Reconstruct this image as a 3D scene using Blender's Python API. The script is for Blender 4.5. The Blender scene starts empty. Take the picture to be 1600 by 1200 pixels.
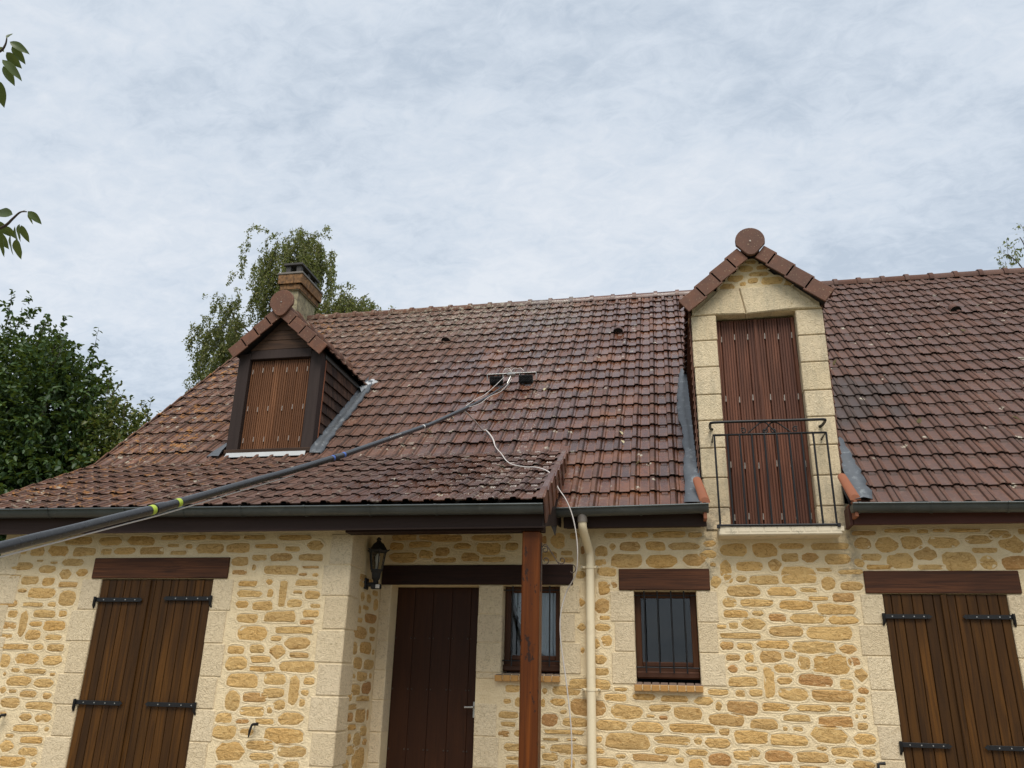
import bpy, math, random
import numpy as np
from mathutils import Vector, Matrix
from math import sin, cos, pi, radians, atan, sqrt, hypot

random.seed(7)
rng = np.random.default_rng(7)
scene = bpy.context.scene
col = scene.collection

# ------------------------------------------------------------------ camera
cam_d = bpy.data.cameras.new('camera')
cam = bpy.data.objects.new('camera', cam_d)
col.objects.link(cam)
F_PX, PITCH, YAW, ROLL = 1251.34, 0.3557, 0.2019, 0.0240
cam_d.sensor_width = 36.0
cam_d.lens = 36.0 * F_PX / 1600.0
cam_d.clip_start = 0.05
cam_d.clip_end = 4000
_f = Vector((-sin(YAW) * cos(PITCH), cos(YAW) * cos(PITCH), sin(PITCH)))
_r = Vector((cos(YAW), sin(YAW), 0))
_u = _r.cross(_f)
_r2 = cos(ROLL) * _r + sin(ROLL) * _u
_u2 = -sin(ROLL) * _r + cos(ROLL) * _u
cam.matrix_world = Matrix(((_r2.x, _u2.x, -_f.x, 0), (_r2.y, _u2.y, -_f.y, -8.75), (_r2.z, _u2.z, -_f.z, 1.5), (0, 0, 0, 1)))
scene.camera = cam

# ------------------------------------------------------------------ light
SUN_EL, SUN_AZ = radians(58), radians(12)          # the sun stands behind the photographer, veiled by cloud
sun_d = bpy.data.lights.new('sun', 'SUN')
sun_d.energy = 1.5
sun_d.angle = radians(35)
sun_d.color = (1.0, 0.95, 0.87)
sun = bpy.data.objects.new('sun', sun_d)
col.objects.link(sun)
_sd = Vector((sin(SUN_AZ) * cos(SUN_EL), -cos(SUN_AZ) * cos(SUN_EL), sin(SUN_EL)))
sun.rotation_euler = _sd.to_track_quat('Z', 'Y').to_euler()
sun.location = (3, -20, 30)

world = bpy.data.worlds.new('World')
scene.world = world
world.use_nodes = True
wn = world.node_tree.nodes
wl = world.node_tree.links
for n_ in list(wn):
    wn.remove(n_)


def wnode(t, **kw):
    n = wn.new(t)
    for k, v in kw.items():
        setattr(n, k, v)
    return n


w_out = wnode('ShaderNodeOutputWorld')
sky = wnode('ShaderNodeTexSky', sky_type='NISHITA')
sky.sun_disc = False
sky.sun_elevation = SUN_EL
sky.sun_rotation = pi - SUN_AZ
bg_sky = wnode('ShaderNodeBackground')
bg_sky.inputs[1].default_value = 0.1
wl.new(sky.outputs[0], bg_sky.inputs[0])
tc = wnode('ShaderNodeTexCoord')
sep = wnode('ShaderNodeSeparateXYZ')
wl.new(tc.outputs['Generated'], sep.inputs[0])


def wmath(op, a, b=None):
    m = wnode('ShaderNodeMath', operation=op)
    for i, v in enumerate((a, b)):
        if v is None:
            continue
        if isinstance(v, (int, float)):
            m.inputs[i].default_value = v
        else:
            wl.new(v, m.inputs[i])
    return m.outputs[0]


zz = wmath('ADD', wmath('MAXIMUM', sep.outputs[2], 0.0), 0.22)
cx_ = wmath('DIVIDE', sep.outputs[0], zz)
cy_ = wmath('DIVIDE', sep.outputs[1], zz)
cmb = wnode('ShaderNodeCombineXYZ')
wl.new(cx_, cmb.inputs[0])
wl.new(cy_, cmb.inputs[1])


def wnoise(scale, detail, rough, dist, off):
    mp = wnode('ShaderNodeMapping')
    mp.inputs['Location'].default_value = off
    mp.inputs['Rotation'].default_value = (0, 0, 0.6)
    mp.inputs['Scale'].default_value = (1.0, 1.45, 1.0)
    wl.new(cmb.outputs[0], mp.inputs[0])
    n = wnode('ShaderNodeTexNoise')
    n.inputs['Scale'].default_value = scale
    n.inputs['Detail'].default_value = detail
    n.inputs['Roughness'].default_value = rough
    n.inputs['Distortion'].default_value = dist
    wl.new(mp.outputs[0], n.inputs['Vector'])
    return n.outputs[0]


n_big = wnoise(0.95, 4, 0.5, 0.4, (3.1, 1.7, 0))
n_mid = wnoise(6.5, 7, 0.62, 0.5, (0.3, 5.2, 0))
n_fine = wnoise(22.0, 5, 0.65, 0.8, (7.3, 2.2, 0))
mixn = wmath('ADD', wmath('ADD', wmath('MULTIPLY', n_big, 0.50), wmath('MULTIPLY', n_mid, 0.30)), wmath('MULTIPLY', n_fine, 0.20))
ramp = wnode('ShaderNodeValToRGB')
wl.new(mixn, ramp.inputs[0])
cr = ramp.color_ramp
cr.elements[0].position = 0.395
cr.elements[0].color = (0.445, 0.510, 0.590, 1)
cr.elements[1].position = 0.61
cr.elements[1].color = (0.665, 0.700, 0.745, 1)
e_ = cr.elements.new(0.49)
e_.color = (0.560, 0.618, 0.688, 1)
bg_cl = wnode('ShaderNodeBackground')
bg_cl.inputs[1].default_value = 0.50
wl.new(ramp.outputs[0], bg_cl.inputs[0])
mixs = wnode('ShaderNodeMixShader')
mixs.inputs[0].default_value = 0.94
wl.new(bg_sky.outputs[0], mixs.inputs[1])
wl.new(bg_cl.outputs[0], mixs.inputs[2])
wl.new(mixs.outputs[0], w_out.inputs[0])

scene.view_settings.view_transform = 'Standard'
scene.view_settings.look = 'None'
scene.view_settings.exposure = 1.27
scene.view_settings.gamma = 1.0
scene.view_settings.use_curve_mapping = False


# ------------------------------------------------------------------ materials
class NT:
    def __init__(self, name):
        self.m = bpy.data.materials.new(name)
        self.m.use_nodes = True
        self.n = self.m.node_tree.nodes
        self.l = self.m.node_tree.links
        for x in list(self.n):
            self.n.remove(x)
        self.out = self.n.new('ShaderNodeOutputMaterial')
        self.b = self.n.new('ShaderNodeBsdfPrincipled')
        self.l.new(self.b.outputs[0], self.out.inputs[0])
        self.pos = self.n.new('ShaderNodeNewGeometry')

    def put(self, sock, v):
        if v is None:
            return
        if isinstance(v, bpy.types.NodeSocket):
            self.l.new(v, sock)
        elif isinstance(v, (tuple, list)) and len(v) == 3 and sock.type == 'RGBA':
            sock.default_value = (*v, 1)
        else:
            sock.default_value = v

    def math(self, op, a, b=None, c=None, clamp=False):
        n = self.n.new('ShaderNodeMath')
        n.operation = op
        n.use_clamp = clamp
        for i, v in enumerate((a, b, c)):
            self.put(n.inputs[i], v)
        return n.outputs[0]

    def vec(self, scale=(1, 1, 1), src=None, rot=(0, 0, 0), loc=(0, 0, 0)):
        n = self.n.new('ShaderNodeMapping')
        n.inputs['Scale'].default_value = scale
        n.inputs['Rotation'].default_value = rot
        n.inputs['Location'].default_value = loc
        self.l.new(src or self.pos.outputs['Position'], n.inputs[0])
        return n.outputs[0]

    def noise(self, scale, detail=4, rough=0.55, dist=0.0, vec=None):
        n = self.n.new('ShaderNodeTexNoise')
        n.inputs['Scale'].default_value = scale
        n.inputs['Detail'].default_value = detail
        n.inputs['Roughness'].default_value = rough
        n.inputs['Distortion'].default_value = dist
        self.l.new(vec or self.pos.outputs['Position'], n.inputs['Vector'])
        return n.outputs[0]

    def voro(self, scale, feat='F1', vec=None):
        n = self.n.new('ShaderNodeTexVoronoi')
        n.feature = feat
        n.inputs['Scale'].default_value = scale
        self.l.new(vec or self.pos.outputs['Position'], n.inputs['Vector'])
        return n.outputs['Distance']

    def ramp(self, f, stops):
        n = self.n.new('ShaderNodeValToRGB')
        r = n.color_ramp
        while len(r.elements) < len(stops):
            r.elements.new(0.5)
        for el, (p, c) in zip(r.elements, stops):
            el.position = p
            el.color = (*c, 1) if isinstance(c, tuple) else (c, c, c, 1)
        self.l.new(f, n.inputs[0])
        return n.outputs[0]

    def mix(self, f, a, b, mode='MIX'):
        n = self.n.new('ShaderNodeMix')
        n.data_type = 'RGBA'
        n.blend_type = mode
        self.put(n.inputs[0], f)
        self.put(n.inputs[6], a)
        self.put(n.inputs[7], b)
        return n.outputs[2]

    def rand(self):
        o = self.n.new('ShaderNodeObjectInfo')
        a = self.math('ADD', o.outputs['Random'], self.pos.outputs['Random Per Island'])
        return self.math('FRACT', a)

    def rand2(self, r, k=7.31):
        return self.math('FRACT', self.math('MULTIPLY', r, k))

    def axis(self, i):
        s = self.n.new('ShaderNodeSeparateXYZ')
        self.l.new(self.pos.outputs['Position'], s.inputs[0])
        return s.outputs[i]

    def bump(self, h, strength=0.3, dist=0.01, chain=None):
        n = self.n.new('ShaderNodeBump')
        n.inputs['Strength'].default_value = strength
        n.inputs['Distance'].default_value = dist
        self.l.new(h, n.inputs['Height'])
        if chain is not None:
            self.l.new(chain, n.inputs['Normal'])
        return n.outputs[0]

    def done(self, color=None, rough=0.8, metal=0.0, normal=None, spec=None, **kw):
        self.put(self.b.inputs['Base Color'], color)
        self.put(self.b.inputs['Roughness'], rough)
        self.put(self.b.inputs['Metallic'], metal)
        if normal is not None:
            self.l.new(normal, self.b.inputs['Normal'])
        if spec is not None:
            self.put(self.b.inputs['Specular IOR Level'], spec)
        for k, v in kw.items():
            self.put(self.b.inputs[k.replace('_', ' ')], v)
        return self.m


MAT = {}


def m_mortar():
    t = NT('lime_render')
    a = t.noise(2.2, 5, 0.6)
    c = t.ramp(a, [(0.3, (0.71, 0.57, 0.355)), (0.7, (0.80, 0.665, 0.44))])
    c = t.mix(t.ramp(t.noise(60, 3, 0.7), [(0.35, 0.22), (0.6, 0.0)]), c, (0.55, 0.42, 0.24))
    # grey run-off stains on either side of the tall dormer
    x = t.axis(0)
    z = t.axis(2)
    near = t.math('MULTIPLY', t.math('GREATER_THAN', z, 2.35),
                  t.math('SUBTRACT', 1.0, t.math('MULTIPLY', t.math('ABSOLUTE', t.math('SUBTRACT', t.math('ABSOLUTE', t.math('SUBTRACT', x, 1.06)), 0.70)), 7.0), clamp=True))
    near = t.math('MULTIPLY', near, t.math('LESS_THAN', t.math('ABSOLUTE', t.math('SUBTRACT', z, 2.95)), 0.42))
    st = t.math('MULTIPLY', near, t.ramp(t.noise(9, 5, 0.7), [(0.38, 0.0), (0.6, 0.75)]))
    c = t.mix(st, c, (0.13, 0.115, 0.095))
    h = t.math('ADD', t.math('MULTIPLY', t.noise(9, 4, 0.6), 1.0), t.math('MULTIPLY', t.noise(70, 4, 0.7), 0.55))
    return t.done(c, 0.92, normal=t.bump(h, 1.0, 0.022), spec=0.2)


def m_stone():
    t = NT('ochre_stone')
    r = t.rand()
    r2 = t.rand2(r, 13.7)
    c = t.ramp(r, [(0.0, (0.66, 0.395, 0.135)), (0.3, (0.74, 0.480, 0.190)), (0.62, (0.66, 0.435, 0.175)), (0.88, (0.60, 0.365, 0.140)), (0.97, (0.53, 0.285, 0.105)), (1.0, (0.47, 0.23, 0.09))])
    c = t.mix(t.math('MULTIPLY', r2, 0.35), c, (0.42, 0.28, 0.125))
    v = t.vec((18, 18, 30), rot=(0.2, 0.5, 0.1))
    g = t.noise(1.0, 6, 0.75, 1.2, vec=v)
    c = t.mix(t.ramp(g, [(0.34, 0.75), (0.49, 0.0)]), c, (0.30, 0.155, 0.042))
    c = t.mix(t.ramp(g, [(0.54, 0.0), (0.68, 0.8)]), c, (0.78, 0.57, 0.27))
    fine = t.noise(140, 3, 0.7)
    h = t.math('ADD', g, t.math('MULTIPLY', fine, 0.35))
    return t.done(c, 0.9, normal=t.bump(h, 1.0, 0.024), spec=0.2)


def m_quoin(name='dressed_stone', weathered=0.0):
    t = NT(name)
    r = t.rand()
    c = t.ramp(r, [(0.0, (0.72, 0.585, 0.385)), (0.5, (0.79, 0.655, 0.445)), (1.0, (0.74, 0.61, 0.42))])
    v = t.vec((30, 30, 34), rot=(0.1, 0.6, 0))
    g = t.noise(1.0, 5, 0.72, 1.6, vec=v)
    c = t.mix(t.ramp(g, [(0.34, 0.65), (0.5, 0.0)]), c, (0.40, 0.30, 0.165))
    if weathered:
        s = t.ramp(t.noise(1.0, 6, 0.7, vec=t.vec((7, 7, 1.6))), [(0.47, 0.0), (0.72, weathered)])
        c = t.mix(s, c, (0.36, 0.325, 0.235))
        z = t.axis(2)
        low = t.math('MULTIPLY', t.math('SUBTRACT', 1.0, t.math('MULTIPLY', t.math('SUBTRACT', z, 3.05), 1.7), clamp=True), t.ramp(t.noise(6, 5, 0.7), [(0.42, 0.0), (0.62, 0.8)]))
        c = t.mix(low, c, (0.16, 0.15, 0.125))
    h = t.math('ADD', g, t.math('MULTIPLY', t.noise(160, 2), 0.2))
    return t.done(c, 0.9, normal=t.bump(h, 1.0, 0.022), spec=0.2)


def m_tile(name='clay_tile', smooth=False):
    t = NT(name)
    r = t.rand()
    r2 = t.rand2(r, 5.77)
    x = t.axis(0)
    z = t.axis(2)
    # cleaned and wet to the right of the brush, dry and overgrown to the left and on the far right
    wob = t.math('MULTIPLY', t.math('SUBTRACT', t.noise(0.7, 4, 0.6), 0.5), 3.2)
    xx = t.math('ADD', x, wob)
    wet = t.math('MULTIPLY', t.ramp(t.math('MULTIPLY_ADD', xx, 0.1, 0.6), [(0.19, 0.0), (0.31, 1.0)]), t.ramp(t.math('MULTIPLY_ADD', xx, 0.1, 0.6), [(0.66, 1.0), (0.78, 0.25)]))
    dry = t.ramp(r, [(0.0, (0.145, 0.070, 0.045)), (0.4, (0.178, 0.084, 0.052)), (0.75, (0.128, 0.065, 0.045)), (1.0, (0.20, 0.088, 0.050))])
    wetc = t.ramp(r, [(0.0, (0.100, 0.040, 0.027)), (0.3, (0.140, 0.053, 0.032)), (0.6, (0.085, 0.038, 0.029)), (0.82, (0.165, 0.060, 0.031)), (0.93, (0.075, 0.040, 0.034)), (1.0, (0.08, 0.048, 0.045))])
    dry = t.mix(t.ramp(t.math('MULTIPLY', x, 0.1), [(0.14, 0.0), (0.22, 0.6)]), dry, t.mix(r, (0.060, 0.030, 0.024), (0.105, 0.050, 0.036)))
    c = t.mix(wet, dry, wetc)
    c = t.mix(t.ramp(t.noise(26, 5, 0.7), [(0.40, 0.55), (0.6, 0.0)]), c, (0.045, 0.028, 0.022))
    c = t.mix(0.22, c, (0.045, 0.012, 0.006))
    # per tile: rusty pan edge, dark lock lines, lip shadow painted at the nose
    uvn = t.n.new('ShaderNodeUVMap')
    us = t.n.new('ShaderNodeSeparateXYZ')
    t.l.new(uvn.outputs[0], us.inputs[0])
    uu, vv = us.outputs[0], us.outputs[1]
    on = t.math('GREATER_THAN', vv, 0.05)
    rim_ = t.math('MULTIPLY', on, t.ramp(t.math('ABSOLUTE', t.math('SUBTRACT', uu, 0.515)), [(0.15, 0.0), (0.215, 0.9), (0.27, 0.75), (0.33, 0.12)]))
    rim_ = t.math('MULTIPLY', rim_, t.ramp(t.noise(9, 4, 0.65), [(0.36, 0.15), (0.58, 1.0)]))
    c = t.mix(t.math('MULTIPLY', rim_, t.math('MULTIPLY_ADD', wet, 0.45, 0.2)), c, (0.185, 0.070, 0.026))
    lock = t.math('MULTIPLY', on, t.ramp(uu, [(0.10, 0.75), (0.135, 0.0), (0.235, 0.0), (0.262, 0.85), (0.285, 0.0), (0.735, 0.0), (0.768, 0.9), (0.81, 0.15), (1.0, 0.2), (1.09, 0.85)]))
    nose = t.math('MULTIPLY', on, t.ramp(vv, [(0.10, 0.65), (0.13, 0.25), (0.17, 0.0), (0.74, 0.0), (0.79, 0.6)]))  # shade between courses, painted at nose and head of each tile
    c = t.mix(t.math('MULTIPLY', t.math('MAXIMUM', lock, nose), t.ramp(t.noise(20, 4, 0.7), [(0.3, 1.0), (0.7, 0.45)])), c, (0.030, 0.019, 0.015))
    c = t.mix(t.math('MULTIPLY', wet, t.ramp(t.noise(1.7, 4, 0.6), [(0.5, 0.0), (0.68, 0.5)])), c, (0.20, 0.080, 0.034))
    fl_ = t.math('MULTIPLY', t.math('MULTIPLY', t.math('LESS_THAN', x, -1.19), t.math('LESS_THAN', z, 4.16)), t.ramp(t.math('MULTIPLY', t.math('ADD', x, 8.0), 0.125), [(0.15, 0.0), (0.6, 0.42)]))
    c = t.mix(fl_, c, t.mix(r, (0.040, 0.024, 0.020), (0.085, 0.043, 0.032)))      # the flat porch roof keeps its grime
    # dried suds in runs below the brush
    run = t.ramp(t.math('ABSOLUTE', t.math('ADD', x, t.math('MULTIPLY_ADD', t.noise(1.5, 3), 0.5, 1.55))), [(0.04, 1.0), (0.34, 0.0)])
    run = t.math('MULTIPLY', run, t.ramp(t.noise(1.0, 5, 0.75, vec=t.vec((34, 15, 15))), [(0.575, 0.0), (0.64, 0.75)]))
    c = t.mix(run, c, (0.42, 0.375, 0.32))
    # dark grime field beside the tall dormer
    dx = t.math('DIVIDE', t.math('SUBTRACT', x, 2.25), 0.75)
    dz = t.math('DIVIDE', t.math('SUBTRACT', z, 4.95), 0.55)
    dd = t.math('SQRT', t.math('ADD', t.math('MULTIPLY', dx, dx), t.math('MULTIPLY', dz, dz)))
    gr = t.math('MULTIPLY', t.ramp(t.math('ADD', dd, t.math('MULTIPLY', t.math('SUBTRACT', r2, 0.5), 0.7)), [(0.65, 1.0), (1.15, 0.0)]), 0.62)
    c = t.mix(gr, c, (0.030, 0.024, 0.021))
    # pale and orange lichen
    lz = t.noise(0.9, 3, 0.6)
    left = t.ramp(t.math('MULTIPLY_ADD', x, 0.1, 0.8), [(0.05, 1.0), (0.40, 0.55), (0.62, 0.75), (0.75, 0.15)])
    lich = t.math('MULTIPLY', t.math('MULTIPLY', t.ramp(t.noise(17, 5, 0.65, 0.6), [(0.565, 0.0), (0.65, 0.9)]), left), t.ramp(lz, [(0.40, 0.15), (0.62, 1.0)]))
    c = t.mix(lich, c, (0.30, 0.265, 0.20))
    orl = t.math('MULTIPLY', t.math('MULTIPLY', t.ramp(t.noise(11, 4, 0.6, 0.4, vec=t.vec(loc=(5, 2, 8))), [(0.535, 0.0), (0.61, 0.9)]), t.ramp(t.math('MULTIPLY_ADD', x, 0.1, 0.8), [(0.05, 1.0), (0.36, 0.0)])), t.ramp(t.noise(1.3, 3), [(0.42, 0.1), (0.6, 1.0)]))
    c = t.mix(orl, c, (0.34, 0.15, 0.035))
    # grey crust along the top courses, left of the vent
    top = t.math('MULTIPLY', t.ramp(t.math('MULTIPLY', z, 0.1), [(0.66, 0.0), (0.80, 1.0)]), t.ramp(t.math('MULTIPLY_ADD', x, 0.1, 0.8), [(0.22, 0.3), (0.42, 1.0), (0.62, 0.6), (0.72, 0.0)]))
    cru = t.math('MULTIPLY', top, t.ramp(t.noise(13, 6, 0.75), [(0.50, 0.0), (0.60, 0.85)]))
    c = t.mix(cru, c, (0.36, 0.33, 0.26))
    spots = t.math('MULTIPLY', t.ramp(t.voro(3.2), [(0.085, 0.95), (0.13, 0.0)]), t.ramp(t.noise(45, 3, 0.7), [(0.42, 0.0), (0.55, 1.0)]))
    c = t.mix(spots, c, (0.42, 0.38, 0.30))
    ro = t.mix(wet, t.ramp(r2, [(0.0, 0.78), (1.0, 0.9)]), t.ramp(t.math('ADD', r2, t.math('MULTIPLY', t.math('SUBTRACT', t.noise(7, 3), 0.5), 0.8)), [(0.0, 0.16), (0.6, 0.32), (1.0, 0.5)]))
    pan = t.math('MULTIPLY', on, t.ramp(t.math('ABSOLUTE', t.math('SUBTRACT', uu, 0.515)), [(0.20, 1.0), (0.235, 0.0)]))
    ro = t.math('MULTIPLY', ro, t.math('MULTIPLY_ADD', pan, -0.45, 1.2), clamp=True)
    ro = t.math('MAXIMUM', ro, t.math('MULTIPLY', t.math('MAXIMUM', lich, cru), 0.9))
    h = t.math('ADD', t.noise(60, 4, 0.7), t.math('MULTIPLY', t.noise(14, 3), 0.8))
    return t.done(c, ro, normal=t.bump(h, 0.3, 0.005), spec=0.48)


def m_verge():
    t = NT('verge_clay')
    r = t.rand()
    c = t.ramp(r, [(0.0, (0.125, 0.056, 0.034)), (0.5, (0.155, 0.066, 0.038)), (1.0, (0.105, 0.05, 0.034))])
    c = t.mix(t.ramp(t.noise(8, 4, 0.65), [(0.4, 0.45), (0.62, 0.0)]), c, (0.075, 0.04, 0.03))
    c = t.mix(t.ramp(t.noise(55, 3, 0.6), [(0.64, 0.0), (0.70, 0.75)]), c, (0.36, 0.28, 0.17))
    return t.done(c, 0.72, normal=t.bump(t.noise(90, 4, 0.7), 0.25, 0.004), spec=0.35)


def m_wood(name, c0, c1, dark, rough=0.5, axis=2, freq=34, streak=0.7, spec=0.16, knots=False, sheen=0.0):
    t = NT(name)
    r = t.rand()
    sc = [freq, freq, freq]
    sc[axis] = freq * 0.045
    loc = t.n.new('ShaderNodeVectorMath')
    loc.operation = 'ADD'
    t.l.new(t.pos.outputs['Position'], loc.inputs[0])
    cm = t.n.new('ShaderNodeCombineXYZ')
    for i in range(3):
        t.l.new(t.math('MULTIPLY', r, 9.0 + i * 3), cm.inputs[i])
    t.l.new(cm.outputs[0], loc.inputs[1])
    v = t.vec(tuple(sc), src=loc.outputs[0])
    g = t.noise(1.0, 6, 0.62, 0.8, vec=v)
    base = t.mix(r, c0, c1)
    c = t.mix(t.ramp(g, [(0.36, streak), (0.6, 0.0)]), base, dark)
    big = [3.0, 3.0, 3.0]
    big[axis] = 0.7
    c = t.mix(t.ramp(t.noise(1.0, 3, 0.5, vec=t.vec(tuple(big), src=loc.outputs[0])), [(0.42, 0.5), (0.62, 0.0)]), c, dark)
    if knots:
        k = t.voro(1.0, vec=t.vec((5.0, 5.0, 2.2)))
        c = t.mix(t.ramp(k, [(0.06, 0.95), (0.17, 0.0)]), c, (0.018, 0.010, 0.007))
        p = t.math('MULTIPLY', t.ramp(t.noise(1.0, 5, 0.7, vec=t.vec((9, 9, 5), loc=(2.2, 1, 3.3))), [(0.61, 0.0), (0.635, 0.92)]), 1.0)
        c = t.mix(p, c, (0.022, 0.013, 0.010))
    return t.done(c, rough, normal=t.bump(g, 0.35, 0.004), spec=spec)


def m_plain(name, c, rough=0.5, metal=0.0, var=0.25, scale=7.0, bump=0.1, bscale=60, spec=0.5, dirt=None, dr=(0.55, 0.70)):
    t = NT(name)
    n = t.noise(scale, 5, 0.65)
    cc = t.mix(t.ramp(n, [(0.35, var), (0.65, 0.0)]), c, tuple(v * 0.5 for v in c))
    if dirt:
        cc = t.mix(t.ramp(t.noise(scale * 2.3, 5, 0.75, 0.5), [(dr[0], 0.0), (dr[1], 0.7)]), cc, dirt)
    ro = t.math('MULTIPLY_ADD', n, 0.25, rough - 0.12)
    return t.done(cc, ro, metal, normal=t.bump(t.noise(bscale, 3), bump, 0.004), spec=spec)


MAT['mortar'] = m_mortar()
MAT['stone'] = m_stone()
MAT['quoin'] = m_quoin()
MAT['quoin_old'] = m_quoin('weathered_dressed_stone', 0.55)
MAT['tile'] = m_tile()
MAT['verge'] = m_verge()
MAT['shutter'] = m_wood('oiled_shutter_wood', (0.110, 0.045, 0.0080), (0.060, 0.026, 0.0055), (0.021, 0.010, 0.0040), 0.5, 2, 30, 0.66)
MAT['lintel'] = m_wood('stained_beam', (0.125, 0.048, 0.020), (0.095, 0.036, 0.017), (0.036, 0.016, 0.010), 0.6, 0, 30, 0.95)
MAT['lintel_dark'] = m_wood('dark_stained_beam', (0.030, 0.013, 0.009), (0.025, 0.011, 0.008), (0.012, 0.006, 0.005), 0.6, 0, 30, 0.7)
MAT['door'] = m_wood('dark_door_wood', (0.046, 0.0165, 0.0065), (0.040, 0.0145, 0.006), (0.024, 0.009, 0.0045), 0.5, 2, 40, 0.6)
MAT['post'] = m_wood('orange_brown_post_wood', (0.165, 0.046, 0.0075), (0.145, 0.040, 0.0065), (0.055, 0.015, 0.004), 0.42, 2, 20, 0.8, knots=True)
MAT['fascia'] = m_wood('fascia_board_wood', (0.044, 0.026, 0.021), (0.038, 0.023, 0.019), (0.025, 0.015, 0.012), 0.6, 0, 30, 0.5)
MAT['fascia_red'] = m_wood('red_brown_fascia_wood', (0.095, 0.036, 0.026), (0.085, 0.033, 0.025), (0.055, 0.023, 0.018), 0.5, 0, 30, 0.5)
MAT['dark_frame'] = m_wood('dark_grey_brown_frame', (0.045, 0.031, 0.027), (0.038, 0.027, 0.024), (0.025, 0.017, 0.015), 0.62, 2, 30, 0.5)
MAT['cladding'] = m_wood('weathered_cladding', (0.095, 0.052, 0.030), (0.07, 0.04, 0.026), (0.028, 0.018, 0.014), 0.65, 0, 26, 0.85)
MAT['slat_light'] = m_wood('warm_slatted_wood', (0.205, 0.092, 0.044), (0.175, 0.078, 0.038), (0.080, 0.035, 0.017), 0.5, 2, 34, 0.65)
MAT['slat_red'] = m_wood('red_slatted_wood', (0.185, 0.075, 0.043), (0.140, 0.057, 0.036), (0.060, 0.026, 0.018), 0.5, 2, 34, 0.75)
MAT['frame'] = m_wood('window_frame_wood', (0.115, 0.045, 0.017), (0.095, 0.038, 0.015), (0.040, 0.017, 0.009), 0.4, 2, 34, 0.6)
MAT['frame_h'] = m_wood('window_sill_wood', (0.085, 0.034, 0.018), (0.075, 0.031, 0.016), (0.035, 0.016, 0.009), 0.45, 0, 34, 0.6)
MAT['shingle'] = m_wood('cheek_shingle_wood', (0.125, 0.066, 0.042), (0.07, 0.043, 0.033), (0.020, 0.014, 0.012), 0.8, 2, 22, 0.9)
MAT['zinc'] = m_plain('zinc', (0.074, 0.084, 0.084), 0.42, 0.45, 0.5, 3.0, 0.12, 9, dirt=(0.10, 0.11, 0.105))
MAT['zinc_pale'] = m_plain('pale_zinc_flashing', (0.44, 0.45, 0.45), 0.4, 0.2, 0.2, 5.0, 0.1, 12)
MAT['lead'] = m_plain('lead_flashing', (0.092, 0.102, 0.114), 0.5, 0.25, 0.5, 4.0, 0.55, 11, dirt=(0.26, 0.28, 0.29))
MAT['iron'] = m_plain('black_iron', (0.009, 0.009, 0.010), 0.45, 0.3, 0.1, 20, 0.15, 120)
MAT['rust_iron'] = m_plain('brown_iron', (0.06, 0.042, 0.032), 0.6, 0.3, 0.3, 20, 0.2, 120)
MAT['chrome'] = m_plain('pale_metal', (0.42, 0.41, 0.39), 0.3, 0.7, 0.1, 20, 0.05, 120)
MAT['hinge'] = m_plain('dull_hinge_metal', (0.33, 0.28, 0.24), 0.45, 0.4, 0.4, 30, 0.1, 120)
MAT['pvc'] = m_plain('cream_pvc', (0.72, 0.62, 0.43), 0.42, 0, 0.12, 2.2, 0.03, 40, dirt=(0.60, 0.50, 0.34))
MAT['collar'] = m_plain('grey_brown_collar', (0.16, 0.14, 0.12), 0.6, 0.1, 0.3, 9)
MAT['brick'] = m_plain('yellow_brick', (0.50, 0.275, 0.095), 0.85, 0, 0.35, 14, 0.5, 60, spec=0.2, dirt=(0.24, 0.11, 0.045))
MAT['old_brick'] = m_plain('sooty_yellow_brick', (0.30, 0.165, 0.080), 0.9, 0, 0.85, 6, 0.5, 60, spec=0.15, dirt=(0.06, 0.042, 0.032), dr=(0.45, 0.60))
MAT['brick_top'] = m_plain('grey_brown_brick', (0.17, 0.12, 0.095), 0.85, 0, 0.4, 14, 0.5, 60, spec=0.2)
MAT['orange_clay'] = m_plain('orange_clay', (0.27, 0.098, 0.050), 0.75, 0, 0.3, 9, 0.3, 60, spec=0.3, dirt=(0.22, 0.09, 0.05))
MAT['sill'] = m_plain('pale_sill_stone', (0.64, 0.56, 0.42), 0.85, 0, 0.15, 6, 0.4, 60, spec=0.2, dirt=(0.25, 0.235, 0.18))
MAT['chimney'] = m_plain('stained_chimney_render', (0.40, 0.345, 0.22), 0.92, 0, 0.6, 5, 0.8, 40, spec=0.15, dirt=(0.08, 0.072, 0.055), dr=(0.42, 0.62))
MAT['cowl'] = m_plain('sooty_cowl', (0.055, 0.050, 0.046), 0.7, 0.2, 0.3, 14)
MAT['board'] = m_plain('dark_underlay', (0.02, 0.016, 0.014), 0.9, 0, 0.2, 6)
MAT['interior'] = m_plain('dim_interior', (0.06, 0.062, 0.062), 0.9, 0, 0.2, 3)
MAT['cloth'] = m_plain('white_cotton', (0.80, 0.81, 0.82), 0.9, 0, 0.1, 6, 0.2, 200, spec=0.1)
MAT['hose'] = m_plain('grey_white_hose', (0.55, 0.51, 0.48), 0.5, 0, 0.25, 14)
MAT['carbon'] = m_plain('black_carbon', (0.020, 0.021, 0.023), 0.30, 0.0, 0.2, 30, 0.05, 80, dirt=(0.075, 0.08, 0.085))
MAT['band_green'] = m_plain('yellow_green_tape', (0.36, 0.46, 0.045), 0.5)
MAT['band_blue'] = m_plain('blue_tape', (0.05, 0.11, 0.36), 0.5)
MAT['band_white'] = m_plain('white_tape', (0.62, 0.60, 0.56), 0.5)
MAT['bristle'] = m_plain('black_bristle', (0.010, 0.011, 0.012), 0.8, 0, 0.3, 80, 0.9, 260)
MAT['bark'] = m_plain('grey_brown_bark', (0.12, 0.09, 0.065), 0.9, 0, 0.5, 6, 0.8, 20)
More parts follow.
